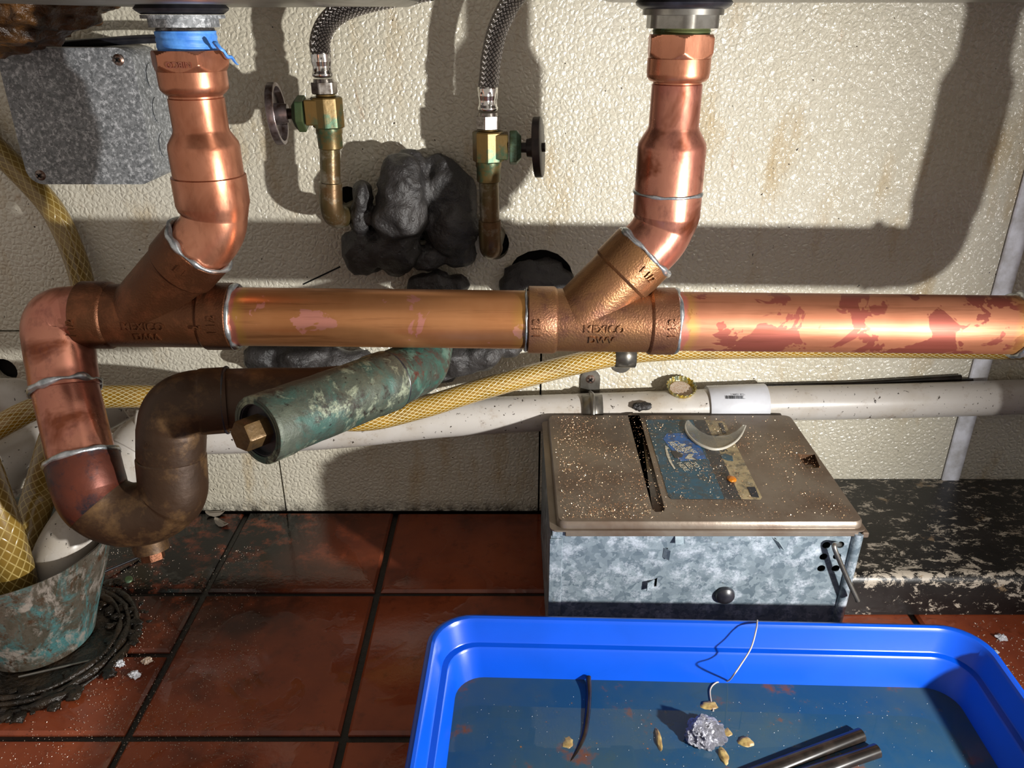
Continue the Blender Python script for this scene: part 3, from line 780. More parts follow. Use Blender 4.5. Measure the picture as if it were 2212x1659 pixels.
# ------------------------------------------------------------------ junction box, cable, grease-caked ledge
jb = thing('junction_box', (-.333, .66, .345), 'grey galvanised electrical junction box on the wall at upper left', 'junction box')
bx0, bx1, bz0, bz1, by0 = -.3838, -.2826, .3445, .4445, .634
bm = bmesh.new()
rings = []
for y in (by0 + .0012, WALL): rings.append([bm.verts.new((x, y, z)) for x, z in rrect(bx0, bx1, bz0, bz1, .012, 6)])
A, B = rings
for i in range(len(A)): bm.faces.new((A[i], A[(i+1) % len(A)], B[(i+1) % len(A)], B[i]))
bm.faces.new(A); bm.faces.new(list(reversed(B))); bmesh.ops.recalc_face_normals(bm, faces=bm.faces)
obj('box_body', bm, M_galv_box, jb, 40)
ol = rrect(bx0, bx1, bz0, bz1, .012, 6)
obj('cover_plate', plate(ol, [circle(-.2925, .437, .0034, 12), circle(-.374, .352, .0034, 12)], ((0, by0, 0), (1, 0, 0), (0, 0, 1), (0, -1, 0)), .0012), M_galv_box, jb, None)
def screw(p, n, r, par, m, name='screw'):
    n = n.normalized(); o = obj(name, tube([p - n*.001, p + n*r*.55], [(0, r), (r*.25, r*.98), (r*.55, r*.6)], n=24), m, par)
    a = n.orthogonal().normalized(); b = n.cross(a); s = bmesh.new()
    for q in (a, b):
        w_ = q.cross(n)*r*.13
        vs = [s.verts.new(p + n*(r*.57) + q*(k*r*.55) + w_*g) for k, g in ((-1, -1), (1, -1), (1, 1), (-1, 1))]
        s.faces.new(vs)
    obj('cross_slot', s, M_dark, o, None); return o
screw(Vector((-.2935, by0 - .0002, .436)), Vector((0, -1, 0)), .0042, jb, M_screw); screw(Vector((-.373, by0, .3515)), Vector((0, -1, 0)), .0042, jb, M_screw)
for zz in (.423, .398, .371):
    obj('knockout', tube([(bx1 - .0005, .661, zz), (bx1 + .0007, .661, zz)], [(0, .0098), (.0012, .0098), (.0012, .0084), (.0002, .0080), (.0002, .002)], n=28), M_galv_box, jb)
cab = obj('cable', tube(catmull([at(-80, 118, .66), at(100, 100, .66), at(230, 90, .655), at(330, 84, .655), at(420, 86, .655)], 8), .0032, n=16), M_rubber, None, 60, loc=at(200, 90, .66))
tag(cab, 'black cable lying along the top of the junction box', 'cable')
bm = bmesh.new()
for i, (u, v, Y, rx, ry, rz) in enumerate([(40, 20, .60, .05, .05, .020), (-20, 45, .60, .05, .05, .020), (90, 30, .60, .03, .04, .012), (130, 14, .60, .03, .04, .008), (175, 5, .60, .022, .03, .006), (10, 75, .60, .035, .03, .008), (-60, 60, .6, .03, .04, .02)]):
    blob(bm, at(u, v, Y), (rx, ry, rz), i*2.1, .35, 2.6, 4)
gl = obj('grease_ledge', bm, M_grease, None, 60, loc=at(60, 20, .60)); tag(gl, 'brown grease-caked ragged ledge in the top left corner', 'ledge')
m = gl.modifiers.new('r', 'REMESH'); m.mode = 'VOXEL'; m.voxel_size = .002; m.use_smooth_shade = True

# ------------------------------------------------------------------ yellow hoses and white pipes
def yhose(pts, r, m, label, n=40):
    P = catmull(pts, 12); o = obj('braided_hose', tube(P, r, n=n), m, None, 60, loc=P[0]); tag(o, label, 'hose'); return o
yhose([at(2230, 755, .665), at(2050, 752, .667), at(1800, 750, .668), at(1560, 753, .668), at(1430, 757, .667), at(1330, 768, .664), at(1200, 797, .656), at(1050, 838, .640), at(900, 884, .624), at(770, 908, .610), at(600, 885, .608), at(480, 864, .61), at(350, 857, .605), at(230, 857, .60), at(110, 872, .588), at(10, 915, .57), at(-90, 980, .56)],
      .0098, M_hose_y, 'bright yellow braided hose sweeping down behind the copper pipe')
yhose([Vector((-.66, .665, .56)), at(-230, 60, .668), at(-120, 200, .668), at(-30, 300, .668), at(60, 390, .67), at(118, 460, .67), at(158, 545, .668), at(180, 620, .665), at(190, 700, .662), at(160, 790, .662)], .0098, M_hose_d, 'brownish braided hose coming down from behind the junction box')
yhose([at(168, 800, .572), at(150, 870, .553), at(118, 960, .535), at(88, 1060, .53), at(60, 1150, .51), at(30, 1260, .492), at(20, 1330, .485)], .0125, M_hose_d, 'braided hose descending beside the pinkish tube into the cup')
yhose([Vector((-.80, .60, .05)), Vector((-.66, .56, .17)), Vector((-.50, .52, .25)), at(-110, 800, .50), at(-70, 930, .485), at(-25, 1060, .475), at(15, 1180, .468), at(40, 1270, .467), at(50, 1330, .475)], .0135, M_hose_d, 'foremost braided hose entering the cup at the left edge')

wpipe = thing('white_waste_pipe', at(1200, 890, .662), 'grimy white plastic waste pipe running low along the whole wall', 'pipe')
wp_pts = [at(2330, 853, .665), at(2130, 860, .665), at(1900, 867, .665), at(1660, 872, .665), at(1400, 883, .665), at(1150, 893, .662), at(950, 905, .655), at(760, 924, .642), at(600, 934, .63), at(430, 938, .615)]
WPP = catmull(wp_pts, 10); Lw = polylen(WPP)
obj('pipe_run', tube(WPP, [(0, .0165), (Lw*.5, .0165), (Lw*.62, .0172), (Lw*.8, .0180), (Lw, .0180)], n=48), M_pvc, wpipe)
cA, cB = at(1652, 862+10, .665), at(1527, 877, .665)
cp = obj('coupling', tube([cA, cB], [(0, .0166), (0, .0188), (.0006, .0192), (polylen([cA, cB])-.0006, .0192), (polylen([cA, cB]), .0188), (polylen([cA, cB]), .0166)], n=56), M_white, wpipe); cp['label'] = 'clean white coupling with a printed barcode'
cax = (cB - cA).normalized()
def on_coup(u, v):
    p = at(u, v, .665); s = (p - cA).dot(cax); c = cA + cax*s; zz = max(-1, min(1, (p.z - c.z)/.0193*1.15)); return c, math.asin(zz)
bm = bmesh.new(); random.seed(3)
c0, ph0 = on_coup(1588, 860)
def cyl(x, h0, h1, wd):
    vs = []
    for dx, hh in ((0, h0), (wd, h0), (wd, h1), (0, h1)):
        ph = radians(48) + hh/.0193; c = c0 + Vector((1, 0, 0))*(x + dx); vs.append(bm.verts.new(c + Vector((0, -cos(ph), sin(ph)))*.01935))
    bm.faces.new(vs)
x = -.0135
while x < .0135:
    wd = random.choice((.0002, .0003, .0005, .0007)); cyl(x, -.0016, .0016, wd); x += wd + random.choice((.0002, .0003, .0004))
bc = obj('barcode', bm, M_ink, cp, None)
def f_bc(x, y, h):
    ph = radians(48) + (-y + .0030)/.0193; return c0 + Vector((-x, 0, 0)) + Vector((0, -cos(ph), sin(ph)))*(.01935 + h)
obj('barcode_digits', text_bm('0 25528 13394 1', .0024, .00003, f_bc), M_ink, cp, None)
# fittings at the left end
eL = fillet([at(440, 938, .616), at(318, 930, .605), at(262, 1005, .580), at(190, 1105, .530), at(140, 1178, .494), Vector((-.376, .498, .035))], [.03, .05, .05, .04], 12)
obj('drop_leg', tube(eL, [(0, .0185), (.03, .0186), (.035, .0205), (.05, .0208), (.065, .0208), (.066, .0195), (.12, .0200), (.4, .0208)], n=48), M_pvc, wpipe)
obj('elbow_collar', torus_ring(bmesh.new(), at(300, 938, .603), eL[4]-eL[2], .0203, .0013), M_pvc, wpipe)
w2 = thing('white_drain_pipe', at(20, 900, .59), 'second white drain pipe with elbow at the far left, behind the hoses', 'pipe')
q = fillet([at(260, 872, .650), at(195, 905, .635), at(70, 965, .60), at(10, 1000, .585), at(-40, 1120, .56)], [.03, .03, .03], 10)
obj('pipe_run', tube(q, [(0, .017), (.03, .017), (.031, .019), (.4, .019)], n=40), M_pvc, w2)
obj('elbow_end', tube(fillet([at(-80, 860, .63), at(60, 862, .63), at(80, 925, .62)], .02, 10), [(0, .0185), (.4, .0185)], n=40), M_pvc, w2)

# pipe straps, bottle cap, rods
def strap(u, v0, v1, label, over):
    t = thing('pipe_strap', at(u, v0+15, WALL), label, 'strap')
    p = at(u, v0, WALL); wdt = .0093; zb = at(u, v1, WALL).z
    y = WALL - .0022
    ol = [( p.x-wdt, zb)] + [(p.x + wdt*cos(radians(180-a)), p.z - wdt + wdt*sin(radians(a))) for a in range(0, 181, 20)] + [(p.x+wdt, zb)]
    obj('tab', plate(ol, [], ((0, y, 0), (1, 0, 0), (0, 0, 1), (0, -1, 0)), .0015), M_steel, t, None)
    screw(Vector((p.x, y, p.z - .0098)), Vector((0, -1, 0)), .0046, t, M_screw)
    bm = bmesh.new(); c, r = over; pr = []
    for a in range(100, 271, 10):
        an = radians(a); pr.append((c[0] + 0, c[0]*0 + c[1] + r*cos(an), c[2] + r*sin(an)))
    pr = [(0, y, zb)] + pr
    v1_, v2_ = [], []
    for (_, yy, zz) in pr: v1_.append(bm.verts.new((p.x - wdt, yy, zz))); v2_.append(bm.verts.new((p.x + wdt, yy, zz)))
    for i in range(len(pr)-1): bm.faces.new((v1_[i], v1_[i+1], v2_[i+1], v2_[i]))
    so = obj('band', bm, M_steel, t, 40); m = so.modifiers.new('s', 'SOLIDIFY'); m.thickness = .0014
    rb = [Vector((p.x, yy - .0009 if i else yy, zz + (.0005 if i else 0))) for i, (_, yy, zz) in enumerate(pr[:9])]
    obj('rib', tube(rb, .0022, n=12), M_steel, t)
pz = at(1275, 888, .665)
strap(1276, 797, 846, 'grey metal strap screwed over the white waste pipe', (Vector((0, .664, pz.z)), .0198))
hz = at(1340, 766, .664)
strap(1340, 802, 770, 'grey metal strap holding the yellow hose, partly behind the wye', (Vector((0, .666, hz.z)), .0108)) if False else None
t = thing('hose_clip', at(1340, 790, WALL), 'small grey clip screwed below the yellow hose, under the right wye', 'clip')
p = at(1341, 802, WALL); wdt = .0093
ol = [(p.x + wdt*cos(radians(a)), p.z + wdt*.9 + wdt*sin(radians(a))) for a in range(180, 361, 20)] + [(p.x+wdt, p.z+.03), (p.x-wdt, p.z+.03)]
obj('tab', plate(ol, [], ((0, WALL-.0022, 0), (1, 0, 0), (0, 0, 1), (0, -1, 0)), .0015), M_steel, t, None)
screw(Vector((p.x, WALL-.0022, p.z+.0098)), Vector((0, -1, 0)), .0046, t, M_screw)
bm = bmesh.new(); hp = at(1341, 766, .6655); A, B = [], []
for a in [None] + list(range(-80, 101, 12)):
    if a is None: yy, zz = WALL-.003, hp.z - .0105
    else: yy, zz = hp.y - .0112*cos(radians(a)), hp.z + .0112*sin(radians(a))
    A.append(bm.verts.new((p.x-wdt, yy, zz))); B.append(bm.verts.new((p.x+wdt, yy, zz)))
for i in range(len(A)-1): bm.faces.new((A[i], A[i+1], B[i+1], B[i]))
o = obj('band', bm, M_steel, t, 40); m = o.modifiers.new('s', 'SOLIDIFY'); m.thickness = .001

capc = at(1471, 840, .6665)
cap = thing('bottle_cap', capc, 'gold crimped bottle cap lying open side up on the white pipe', 'bottle cap')
cn = Vector((.02, -.32, .95)).normalized()
def crown(th, s, r): return r*(1 + .045*sin(th*21)*min(1, max(0, (s-.001)/.003)))
bm = tube([capc - cn*.002, capc + cn*.004], [(0, .001), (0, .0105), (.0012, .0122), (.0035, .0130), (.006, .0138)], n=126, rfun=crown, caps=(True, False), step=.001)
M_cap = simple('gold_cap', '#b89a28', .3, .7, '#8d9a8a', 160)
o = obj('shell', bm, M_cap, cap, 50); m = o.modifiers.new('s', 'SOLIDIFY'); m.thickness = .0005
obj('liner', tube([capc - cn*.001, capc - cn*.0001], .0104, n=40), M_grit, cap)
for (pts, lab) in (([(1780, 833), (2075, 815)], 'upper black rod resting on the white pipe at right'), ([(1700, 838), (2100, 822)], 'lower thin black rod behind the white pipe at right')):
    a, b = at(*pts[0], .6795), at(*pts[1], .6795)
    if 'lower' in lab: a.y = b.y = .6795; a.z += .0015; b.z -= .0005; a.x -= .03
    o = obj('rod', tube([a, b], .0028, n=14), M_black, None, 60, loc=a); tag(o, lab, 'rod')
obj_w = at(1385, 878, .648)
o = obj('debris_chip', blob(bmesh.new(), obj_w, (.0085, .004, .004), 4, .4, 2, 3), M_foam, None, 60, loc=obj_w); tag(o, 'black foam crumb on the white pipe just behind the metal box', 'debris')

# ------------------------------------------------------------------ peeling black plinth
bm = bmesh.new(); prf = [(.5275, .001), (.5275, .034), (.529, .037), (.5305, .0395), (.534, .041), (.54, .0405), (.545, .040), (WALL-.001, .040), (WALL-.001, .001)]
A = [bm.verts.new((.264, y, z)) for y, z in prf]; B = [bm.verts.new((.95, y, z)) for y, z in prf]
for i in range(len(prf)): bm.faces.new((A[i], A[(i+1) % len(prf)], B[(i+1) % len(prf)], B[i]))
bm.faces.new(A); bm.faces.new(list(reversed(B))); bmesh.ops.recalc_face_normals(bm, faces=bm.faces)
es = [e for e in bm.edges if abs(e.verts[0].co.x - e.verts[1].co.x) > .5]; bmesh.ops.subdivide_edges(bm, edges=es, cuts=24)
o = obj('plinth', bm, M_plinth, None, 40, loc=(.6, .6, .001)); tag(o, 'low black painted plinth with peeling paint along the wall at right', 'plinth')

# ------------------------------------------------------------------ metal trap box
X0, X1b, Yf, Yb, Zl = .0284, .2527, .472, .640, .135
mb = thing('rodent_trap_box', (.14, .555, 0), 'galvanised sheet metal box with brown steel lid standing by the wall', 'metal box')
fr = ((0, Yf, 0), (1, 0, 0), (0, 0, 1), (0, -1, 0))
def fp(u, v): p = at(u, v, Yf); return p.x, p.z
holes = []
for (u, v) in ((1785, 1178), (1815, 1177), (1779, 1203), (1808, 1202), (1774, 1228), (1805, 1228)): holes.append(circle(*fp(u, v), .0030, 20))
def tri(u, v, du, dv):
    pts = [(u, v), (u+du, v), (u+du*.8, v+dv), (u+du*.1, v+dv)]; return [fp(*q) for q in pts]
tabs = [((1434, 1183), (1443, 1184), (1440, 1203), (1431, 1203)), ((1460, 1154), (1479, 1154), (1476, 1158), (1458, 1158)), ((1668, 1161), (1675, 1162), (1686, 1177), (1679, 1178)), ((1413, 1251), (1420, 1248), (1418, 1267), (1411, 1268))]
for tb in tabs: holes.append([fp(*q) for q in tb])
outl = [(X0+.001, .002), (X1b-.004, .002), (X1b-.004, Zl-.0075), (X0+.001, Zl-.0075)]
obj('front_panel', plate(outl, holes, fr, .0008), M_galv, mb, None)
for tb, (du, dv) in zip(tabs, ((14, 2), (0, 14), (14, 6), (-18, 2))):
    bm = bmesh.new(); a, b = fp(*tb[0]), fp(*tb[3])
    if dv > 10: a, b = fp(*tb[3]), fp(*tb[2])
    dx, dz = du/2900, -dv/2900
    dx *= .9; q = [(a[0], a[1]), (b[0], b[1]), (b[0]+dx, b[1]+dz), (a[0]+dx, a[1]+dz)]
    vs = [bm.verts.new((x, Yf - (.0003 if i < 2 else .0035), z)) for i, (x, z) in enumerate(q)]; bm.faces.new(vs)
    o = obj('punched_tab', bm, M_galv, mb, None); m = o.modifiers.new('s', 'SOLIDIFY'); m.thickness = .0006
bm = bmesh.new(); box(bm, X0, X0+.0008, Yf, Yb, .002, Zl-.012); box(bm, X1b-.005, X1b-.0042, Yf, Yb, .002, Zl-.012); box(bm, X0, X1b-.004, Yb-.001, Yb, .002, Zl-.012); box(bm, X0, X1b-.004, Yf+.001, Yb, .002, .003)
obj('side_panels', bm, M_galv, mb, None)
obj('left_flange', box(bmesh.new(), X0-.001, X0+.0085, Yf-.0014, Yf-.0002, .002, Zl-.014, .0004, 1), M_galv, mb)
obj('right_edge_roll', tube([(X1b-.0035, Yf-.0005, .002), (X1b-.0015, Yf-.0005, Zl-.009)], .0038, n=24), M_galv, mb)
obj('top_flange', box(bmesh.new(), X0+.010, X1b-.002, Yf-.0022, Yf-.0002, Zl-.0112, Zl-.0070, .0006, 1), M_lid, mb)
bu = at(1565, 1283, Yf); obj('rubber_plug', tube([(bu.x, Yf, bu.z), (bu.x, Yf-.006, bu.z)], [(0, .0070), (.001, .0074), (.0035, .0068), (.0052, .0048), (.006, .002)], n=32), M_rubber, mb)
cr = catmull([at(1816, 1176, Yf+.004), at(1806, 1176, Yf-.004), at(1802, 1182, Yf-.008), at(1815, 1215, Yf-.010), at(1834, 1258, Yf-.012), at(1853, 1298, Yf-.014)], 8)
obj('wire_crank', tube(cr, .0018, n=14), M_steel, mb, 60)
# lid: flange + raised plate with a real slot and square hole
lf = ((0, 0, Zl), (1, 0, 0), (0, 1, 0), (0, 0, 1))
def lp(u, v): p = atz(u, v, Zl); return p.x, p.y
slot = [lp(1356, 896), lp(1362, 893), lp(1376, 893), lp(1382, 899), lp(1436, 1098), lp(1434, 1105), lp(1416, 1106), lp(1409, 1100)]
sq = [lp(1722, 980), lp(1760, 981), lp(1772, 1010), lp(1742, 1012)]
plate_ol = rrect(X0+.0055, X1b+.001, Yf+.001, Yb, .006, 5)
lid = obj('lid', plate(plate_ol, [slot, sq], lf, .0016), M_lid, mb, None)
sk = bmesh.new(); ri = []
for ins, zz in ((0, -.0002), (-.0012, -.0018), (-.0015, -.0055)):
    ri.append([sk.verts.new((x, y, Zl+zz)) for x, y in rrect(X0+.0055+ins, X1b+.001-ins, Yf+.001+ins, Yb-ins, .006-ins, 5)])
for A, B in zip(ri, ri[1:]):
    for i in range(len(A)): sk.faces.new((A[i], A[(i+1) % len(A)], B[(i+1) % len(A)], B[i]))
obj('lid_skirt', sk, M_lid, mb, 50)
obj('lid_flange', plate(rrect(X0-.001, X1b+.0035, Yf-.0025, Yb-.0005, .005, 4), [], ((0, 0, Zl-.0056), (1, 0, 0), (0, 1, 0), (0, 0, 1)), .0012), M_lid, mb, None)
def recess(loop, depth, m, name):
    bm = bmesh.new(); A = [bm.verts.new((x, y, Zl-.0004)) for x, y in loop]; cx = sum(x for x, y in loop)/len(loop); cy = sum(y for x, y in loop)/len(loop)
    B = [bm.verts.new((cx + (x-cx)*.95, cy + (y-cy)*.98, Zl-depth)) for x, y in loop]
    for i in range(len(A)): bm.faces.new((A[i], A[(i+1) % len(A)], B[(i+1) % len(A)], B[i]))
    bm.faces.new(B); return obj(name, bm, m, mb, None)
M_gl = simple('wet_brown_recess', '#3a281c', .15, .1, '#5c4534', 40)
recess(slot, .0055, M_gl, 'slot_groove'); recess(sq, .0055, M_gl, 'latch_recess')
obj('lid_corner_fold', box(bmesh.new(), X1b+.0005, X1b+.0055, Yf-.0028, Yf+.035, Zl-.012, Zl-.0075, .0008, 1), M_lid, mb)
# sticker
def worn(name, c, c2):
    n = N(name); b = n.mix(n.noise(60, 6, .7, lo=.4, hi=.7), c, c2); b = n.mix(n.math('MULTIPLY', n.noise(110, 9, .85, lo=.48, hi=.58), .8), b, '#3c3a34'); b = n.mix(n.noise(240, 6, .75, lo=.60, hi=.66), b, '#b0a898'); return n.set(base=b, rough=.4)
M_st_teal, M_st_blue, M_st_blk, M_st_cream = worn('label_teal', '#1d5068', '#24444e'), worn('label_blue', '#2464ac', '#1c5594'), worn('label_black', '#26262c', '#34343a'), worn('label_cream', '#a89876', '#8f805f')
Zs = Zl + .0003
def sp(u, v, dz=0): p = atz(u, v, Zs + dz); return p
def decal(poly, dz, m, name, par):
    bm = bmesh.new(); A = [bm.verts.new(sp(u, v, dz)) for u, v in poly]; f = bm.faces.new(A)
    g = bmesh.ops.extrude_face_region(bm, geom=[f]); bmesh.ops.translate(bm, verts=[x for x in g['geom'] if isinstance(x, bmesh.types.BMVert)], vec=(0, 0, .00012)); bmesh.ops.recalc_face_normals(bm, faces=bm.faces)
    return obj(name, bm, m, par, None)
stk = decal([(1394, 907), (1496, 907), (1565, 1078), (1450, 1077), (1444, 1072)], 0, M_st_teal, 'printed_label', mb); stk['label'] = 'worn blue and cream printed instruction label'
decal([(1496, 907), (1523, 908), (1601, 1078), (1565, 1078)], 0, M_st_blk, 'black_band', stk)
decal([(1523, 908), (1558, 909), (1566, 914), (1646, 1074), (1643, 1079), (1601, 1078)], 0, M_st_cream, 'cream_band', stk)
decal([(1441, 936), (1498, 936), (1526, 990), (1470, 996), (1432, 948)], .00016, M_st_blue, 'blue_field', stk)
M_txt = simple('pale_print', '#c9c4b2', .5, 0, '#9a9482', 300)
decal([(1437, 962), (1445, 968), (1441, 970), (1446, 985), (1452, 1000), (1459, 1012), (1456, 1013), (1446, 998), (1440, 984), (1437, 970)], .0003, M_txt, 'curved_arrow', stk)
decal([(1488, 981), (1480, 990), (1493, 992), (1503, 993), (1494, 987), (1499, 981)], .0003, M_txt, 'small_arrow', stk)
decal([(1449, 974), (1462, 974), (1475, 980), (1474, 988), (1458, 990)], .0003, M_st_blk, 'mouse_drawing', stk)
decal([(1556, 983), (1567, 980), (1582, 985), (1584, 996), (1572, 995), (1560, 990)], .0003, M_st_teal, 'round_emblem', stk)
decal([(1552, 914), (1560, 914), (1569, 935), (1562, 938)], .0003, M_st_blk, 'dark_print_block', stk)
decal([(1614, 1052), (1631, 1052), (1640, 1075), (1624, 1073)], .0003, M_ink, 'small_print_block', stk)
def flat_text(t, size, u, v, m, ang=-72):
    c = sp(u, v, .0004); a = radians(ang)
    def f(x, y, h): return c + Vector((x*cos(a) - y*sin(a), (x*sin(a) + y*cos(a)), h))
    obj('printed_word', text_bm(t, size, .0001, f, .00008), m, stk, None)
flat_text('REUSE', .0066, 1458, 965, M_txt); flat_text('CLEAN', .0066, 1470, 965, M_txt); flat_text('& SET', .0066, 1483, 968, M_txt); flat_text('BAIT', .006, 1494, 972, M_txt)
flat_text('K', .0085, 1547, 943, M_ink); flat_text('S', .0085, 1563, 973, M_ink)
flat_text('TO', .006, 1502, 1004, M_txt); flat_text('REL', .006, 1488, 1005, M_txt); flat_text('HERE', .006, 1475, 1008, M_txt)
# clear crescent shard
ar = []; cc = sp(1545, 915)
outer = [(1483, 912), (1480, 925), (1485, 940), (1500, 956), (1520, 967), (1542, 973), (1565, 970), (1588, 957), (1602, 940), (1610, 922)]
inner = [(1604, 922), (1590, 935), (1572, 944), (1550, 946), (1530, 944), (1512, 935), (1497, 922), (1488, 912)]
M_clear = N('clear_plastic').set(base='#f4f4ee', rough=.12, trans=.9, ior=1.45)
bm = bmesh.new(); vs = []
O = [sp(*q) for q in outer]; I = [sp(*q) for q in inner]
pol = [bm.verts.new(p + Vector((0, 0, .0006))) for p in O + I]; es = [bm.edges.new((pol[i], pol[(i+1) % len(pol)])) for i in range(len(pol))]
bmesh.ops.triangle_fill(bm, use_beauty=True, edges=es); g = bmesh.ops.extrude_face_region(bm, geom=list(bm.faces)); bmesh.ops.translate(bm, verts=[x for x in g['geom'] if isinstance(x, bmesh.types.BMVert)], vec=(0, 0, .0012)); bmesh.ops.recalc_face_normals(bm, faces=bm.faces)
sh = thing('plastic_shard', O[4], 'clear crescent-shaped plastic shard lying on the box lid', 'plastic piece')
obj('pane', bm, M_clear, sh, None)
obj('edge_lip', tube(catmull([p + Vector((0, 0, .0012)) for p in O], 5), [(0, .0004), (.02, .0010), (.05, .0013), (-.0001, .0008)], n=10), N('frosted_edge').set(base='#cfcabc', rough=.25, trans=.35), sh, 60)
ob = sp(1580, 1037)
o = obj('amber_drop', blob(bmesh.new(), ob + Vector((0, 0, .0012)), (.0036, .0044, .0018), 2, .15), simple('amber', '#a8631a', .12), None, 60, loc=ob); tag(o, 'amber blob of resin on the label of the metal box', 'debris')
random.seed(11)
# filings: thousands of tiny chips, nobody could count them
def grains(name, pts, smin, smax, m, label, z_of=None):
    bm = bmesh.new()
    for p in pts:
        s = random.uniform(smin, smax); d = Vector((random.uniform(-1, 1), random.uniform(-1, 1), random.uniform(-.2, .6))).normalized(); e = d.orthogonal().normalized()
        vs = [bm.verts.new(p + d*s*1.3), bm.verts.new(p - d*s*.6 + e*s*.6), bm.verts.new(p - d*s*.6 - e*s*.6), bm.verts.new(p + Vector((0, 0, s*.8)))]
        for t in ((0, 1, 2), (0, 1, 3), (1, 2, 3), (2, 0, 3)): bm.faces.new([vs[k] for k in t])
    o = obj(name, bm, m, None, None, loc=pts[0]); tag(o, label, 'debris', kind='stuff'); return o
pts = []
while len(pts) < 5200:
    x, y = random.uniform(X0+.008, X1b-.004), random.uniform(Yf+.004, Yb-.003)
    d = .5 + .5*noise.noise(Vector((x*28, y*28, 3)))
    wgt = (1.0 if x < X0+.075 else .45)*(d**2.2)
    inslot = slot[0][0] - (Yb - y)*.0 - .001 < x < slot[2][0] + .004 and False
    if random.random() < wgt: pts.append(Vector((x, y, Zl + .0006)))
grains('copper_filings', pts, .00020, .00050, M_filing, 'scattered glinting copper filings on the lid of the metal box')
pts = []
while len(pts) < 2600:
    u, v = random.uniform(0, 560), random.uniform(1180, 1659); p = atz(u, v, .0004)
    if random.random() < (.5+.5*noise.noise(Vector((p.x*18, p.y*18, 1))))**2 and p.y < WALL and p.x < -.12 - (.05 if v > 1500 else 0)*0 and (p - Vector((-.39, .5, 0))).length > .06: pts.append(p)
grains('floor_grit', pts, .0002, .0006, M_grit, 'fine pale grit sprinkled on the tiles around the green cup')
pts = [atz(random.uniform(2100, 2212), random.uniform(1340, 1560), .0004) for _ in range(220)]
pts = [p for p in pts if p.x > .325]
grains('floor_grit', pts, .0003, .0009, M_grit, 'pale grit on the tile right of the blue tub')

# ------------------------------------------------------------------ verdigris cup and debris
cc = Vector((-.388, .500, 0))
cup = thing('floor_drain_cup', cc, 'tapered verdigris copper cup on the floor catching the pipe ends', 'cup')
cb_ = bmesh.new()
def cupr(th, s, r): return r*(1 + .006*noise.noise(Vector((cos(th)*2, sin(th)*2, s*30))))
sweep(cb_, [cc + Vector((0, 0, .003)), cc + Vector((0, 0, .1015))], [(0, .036), (.001, .041), (.02, .047), (.060, .0615), (.0975, .0745), (.0985, .0752)], n=80, rfun=cupr, caps=(True, False))
sweep(cb_, [cc + Vector((0, 0, .1015)), cc + Vector((0, 0, .006))], [(0, .0752), (.0006, .0738), (.04, .060), (.0955, .038)], n=80, rfun=cupr, caps=(False, True))
obj('bowl', cb_, M_cup, cup, 50)
bm = bmesh.new()
dc = Vector((-.384, .492, 0))
for i in range(3):
    torus_ring(bm, dc + Vector((0, 0, .002 + .0012*i)), Vector((0, 0, 1)), .0715 - .006*i, .0024, 64, 8, .7, i)
sweep(bm, [dc + Vector((0, 0, -.001)), dc + Vector((0, 0, .0028))], [(0, .069), (.003, .067), (.0038, .05)], n=64)
o = obj('floor_drain', bm, M_mud, None, 50, loc=dc); tag(o, 'slimy black floor drain rim around the verdigris cup', 'floor drain')
random.seed(5); bm = bmesh.new()
for i in range(90):
    a = random.uniform(-1.9, 1.3); r = random.uniform(.050, .082); p = dc + Vector((r*cos(a), r*sin(a), .0035)); s = random.uniform(.002, .0055)
    blob(bm, p, (s, s*random.uniform(.6, 1.3), s*.45), i, .5, 2, 2)
o = obj('wet_debris', bm, M_mud, None, 60, loc=dc); tag(o, 'soggy black scraps heaped beside the verdigris cup', 'debris', kind='stuff')
for (ua, va, ub_, vb_, r, lab) in ((40, 1462, 270, 1410, .0010, 'thin grey rod lying in front of the verdigris cup'), (225, 1235, 300, 1203, .0012, 'thin dark rod on the floor under the trap plug')):
    a, b = atz(ua, va, .005), atz(ub_, vb_, .0022); o = obj('metal_rod', tube([a, b], r, n=10), M_steel if r < .0011 else M_rubber, None, 60, loc=a); tag(o, lab, 'rod')
a = atz(278, 1253, .0006); cp2 = tube([a, a + Vector((.0006, -.001, .0022))], [(0, .0036), (.0016, .0036), (.0024, .0028)], n=24); o = obj('floor_button', cp2, M_valve_g, None, 40, loc=a); tag(o, 'small round greenish disc on the tile right of the cup', 'debris')
for i, (u, v, s, lab) in enumerate(((258, 1433, .0030, 'small white crumb nearest the drain rim'), (291, 1457, .0034, 'white crumpled bit, the larger of two on the left tile'), (318, 1427, .0030, 'yellowish stub beside the white crumbs'))):
    a = atz(u, v, .0022); o = obj('crumb', blob(bmesh.new(), a, (s*1.2, s, s*.6), 40+i, .7, 2.2, 3), M_white if i < 2 else M_grit, None, None, loc=a); tag(o, lab, 'debris')
for i, (u, v, ang, lab) in enumerate(((465, 1107, .1, 'pale fallen leaf scrap at the foot of the wall'), (478, 1128, -.6, 'curled grey scrap just below the leaf scrap'))):
    a = atz(u, v, .003); bm = bmesh.new(); o1 = [bm.verts.new(a + Vector((.010*cos(t)*cos(ang) - .004*sin(t)*sin(ang), .010*cos(t)*sin(ang) + .004*sin(t)*cos(ang), .0022*cos(2*t)))) for t in [k*pi/6 for k in range(12)]]
    bm.faces.new(o1); o = obj('leaf_scrap', bm, simple('grey_scrap', '#7d7468', .4), None, None, loc=a); m = o.modifiers.new('s', 'SOLIDIFY'); m.thickness = .0006; tag(o, lab, 'debris')
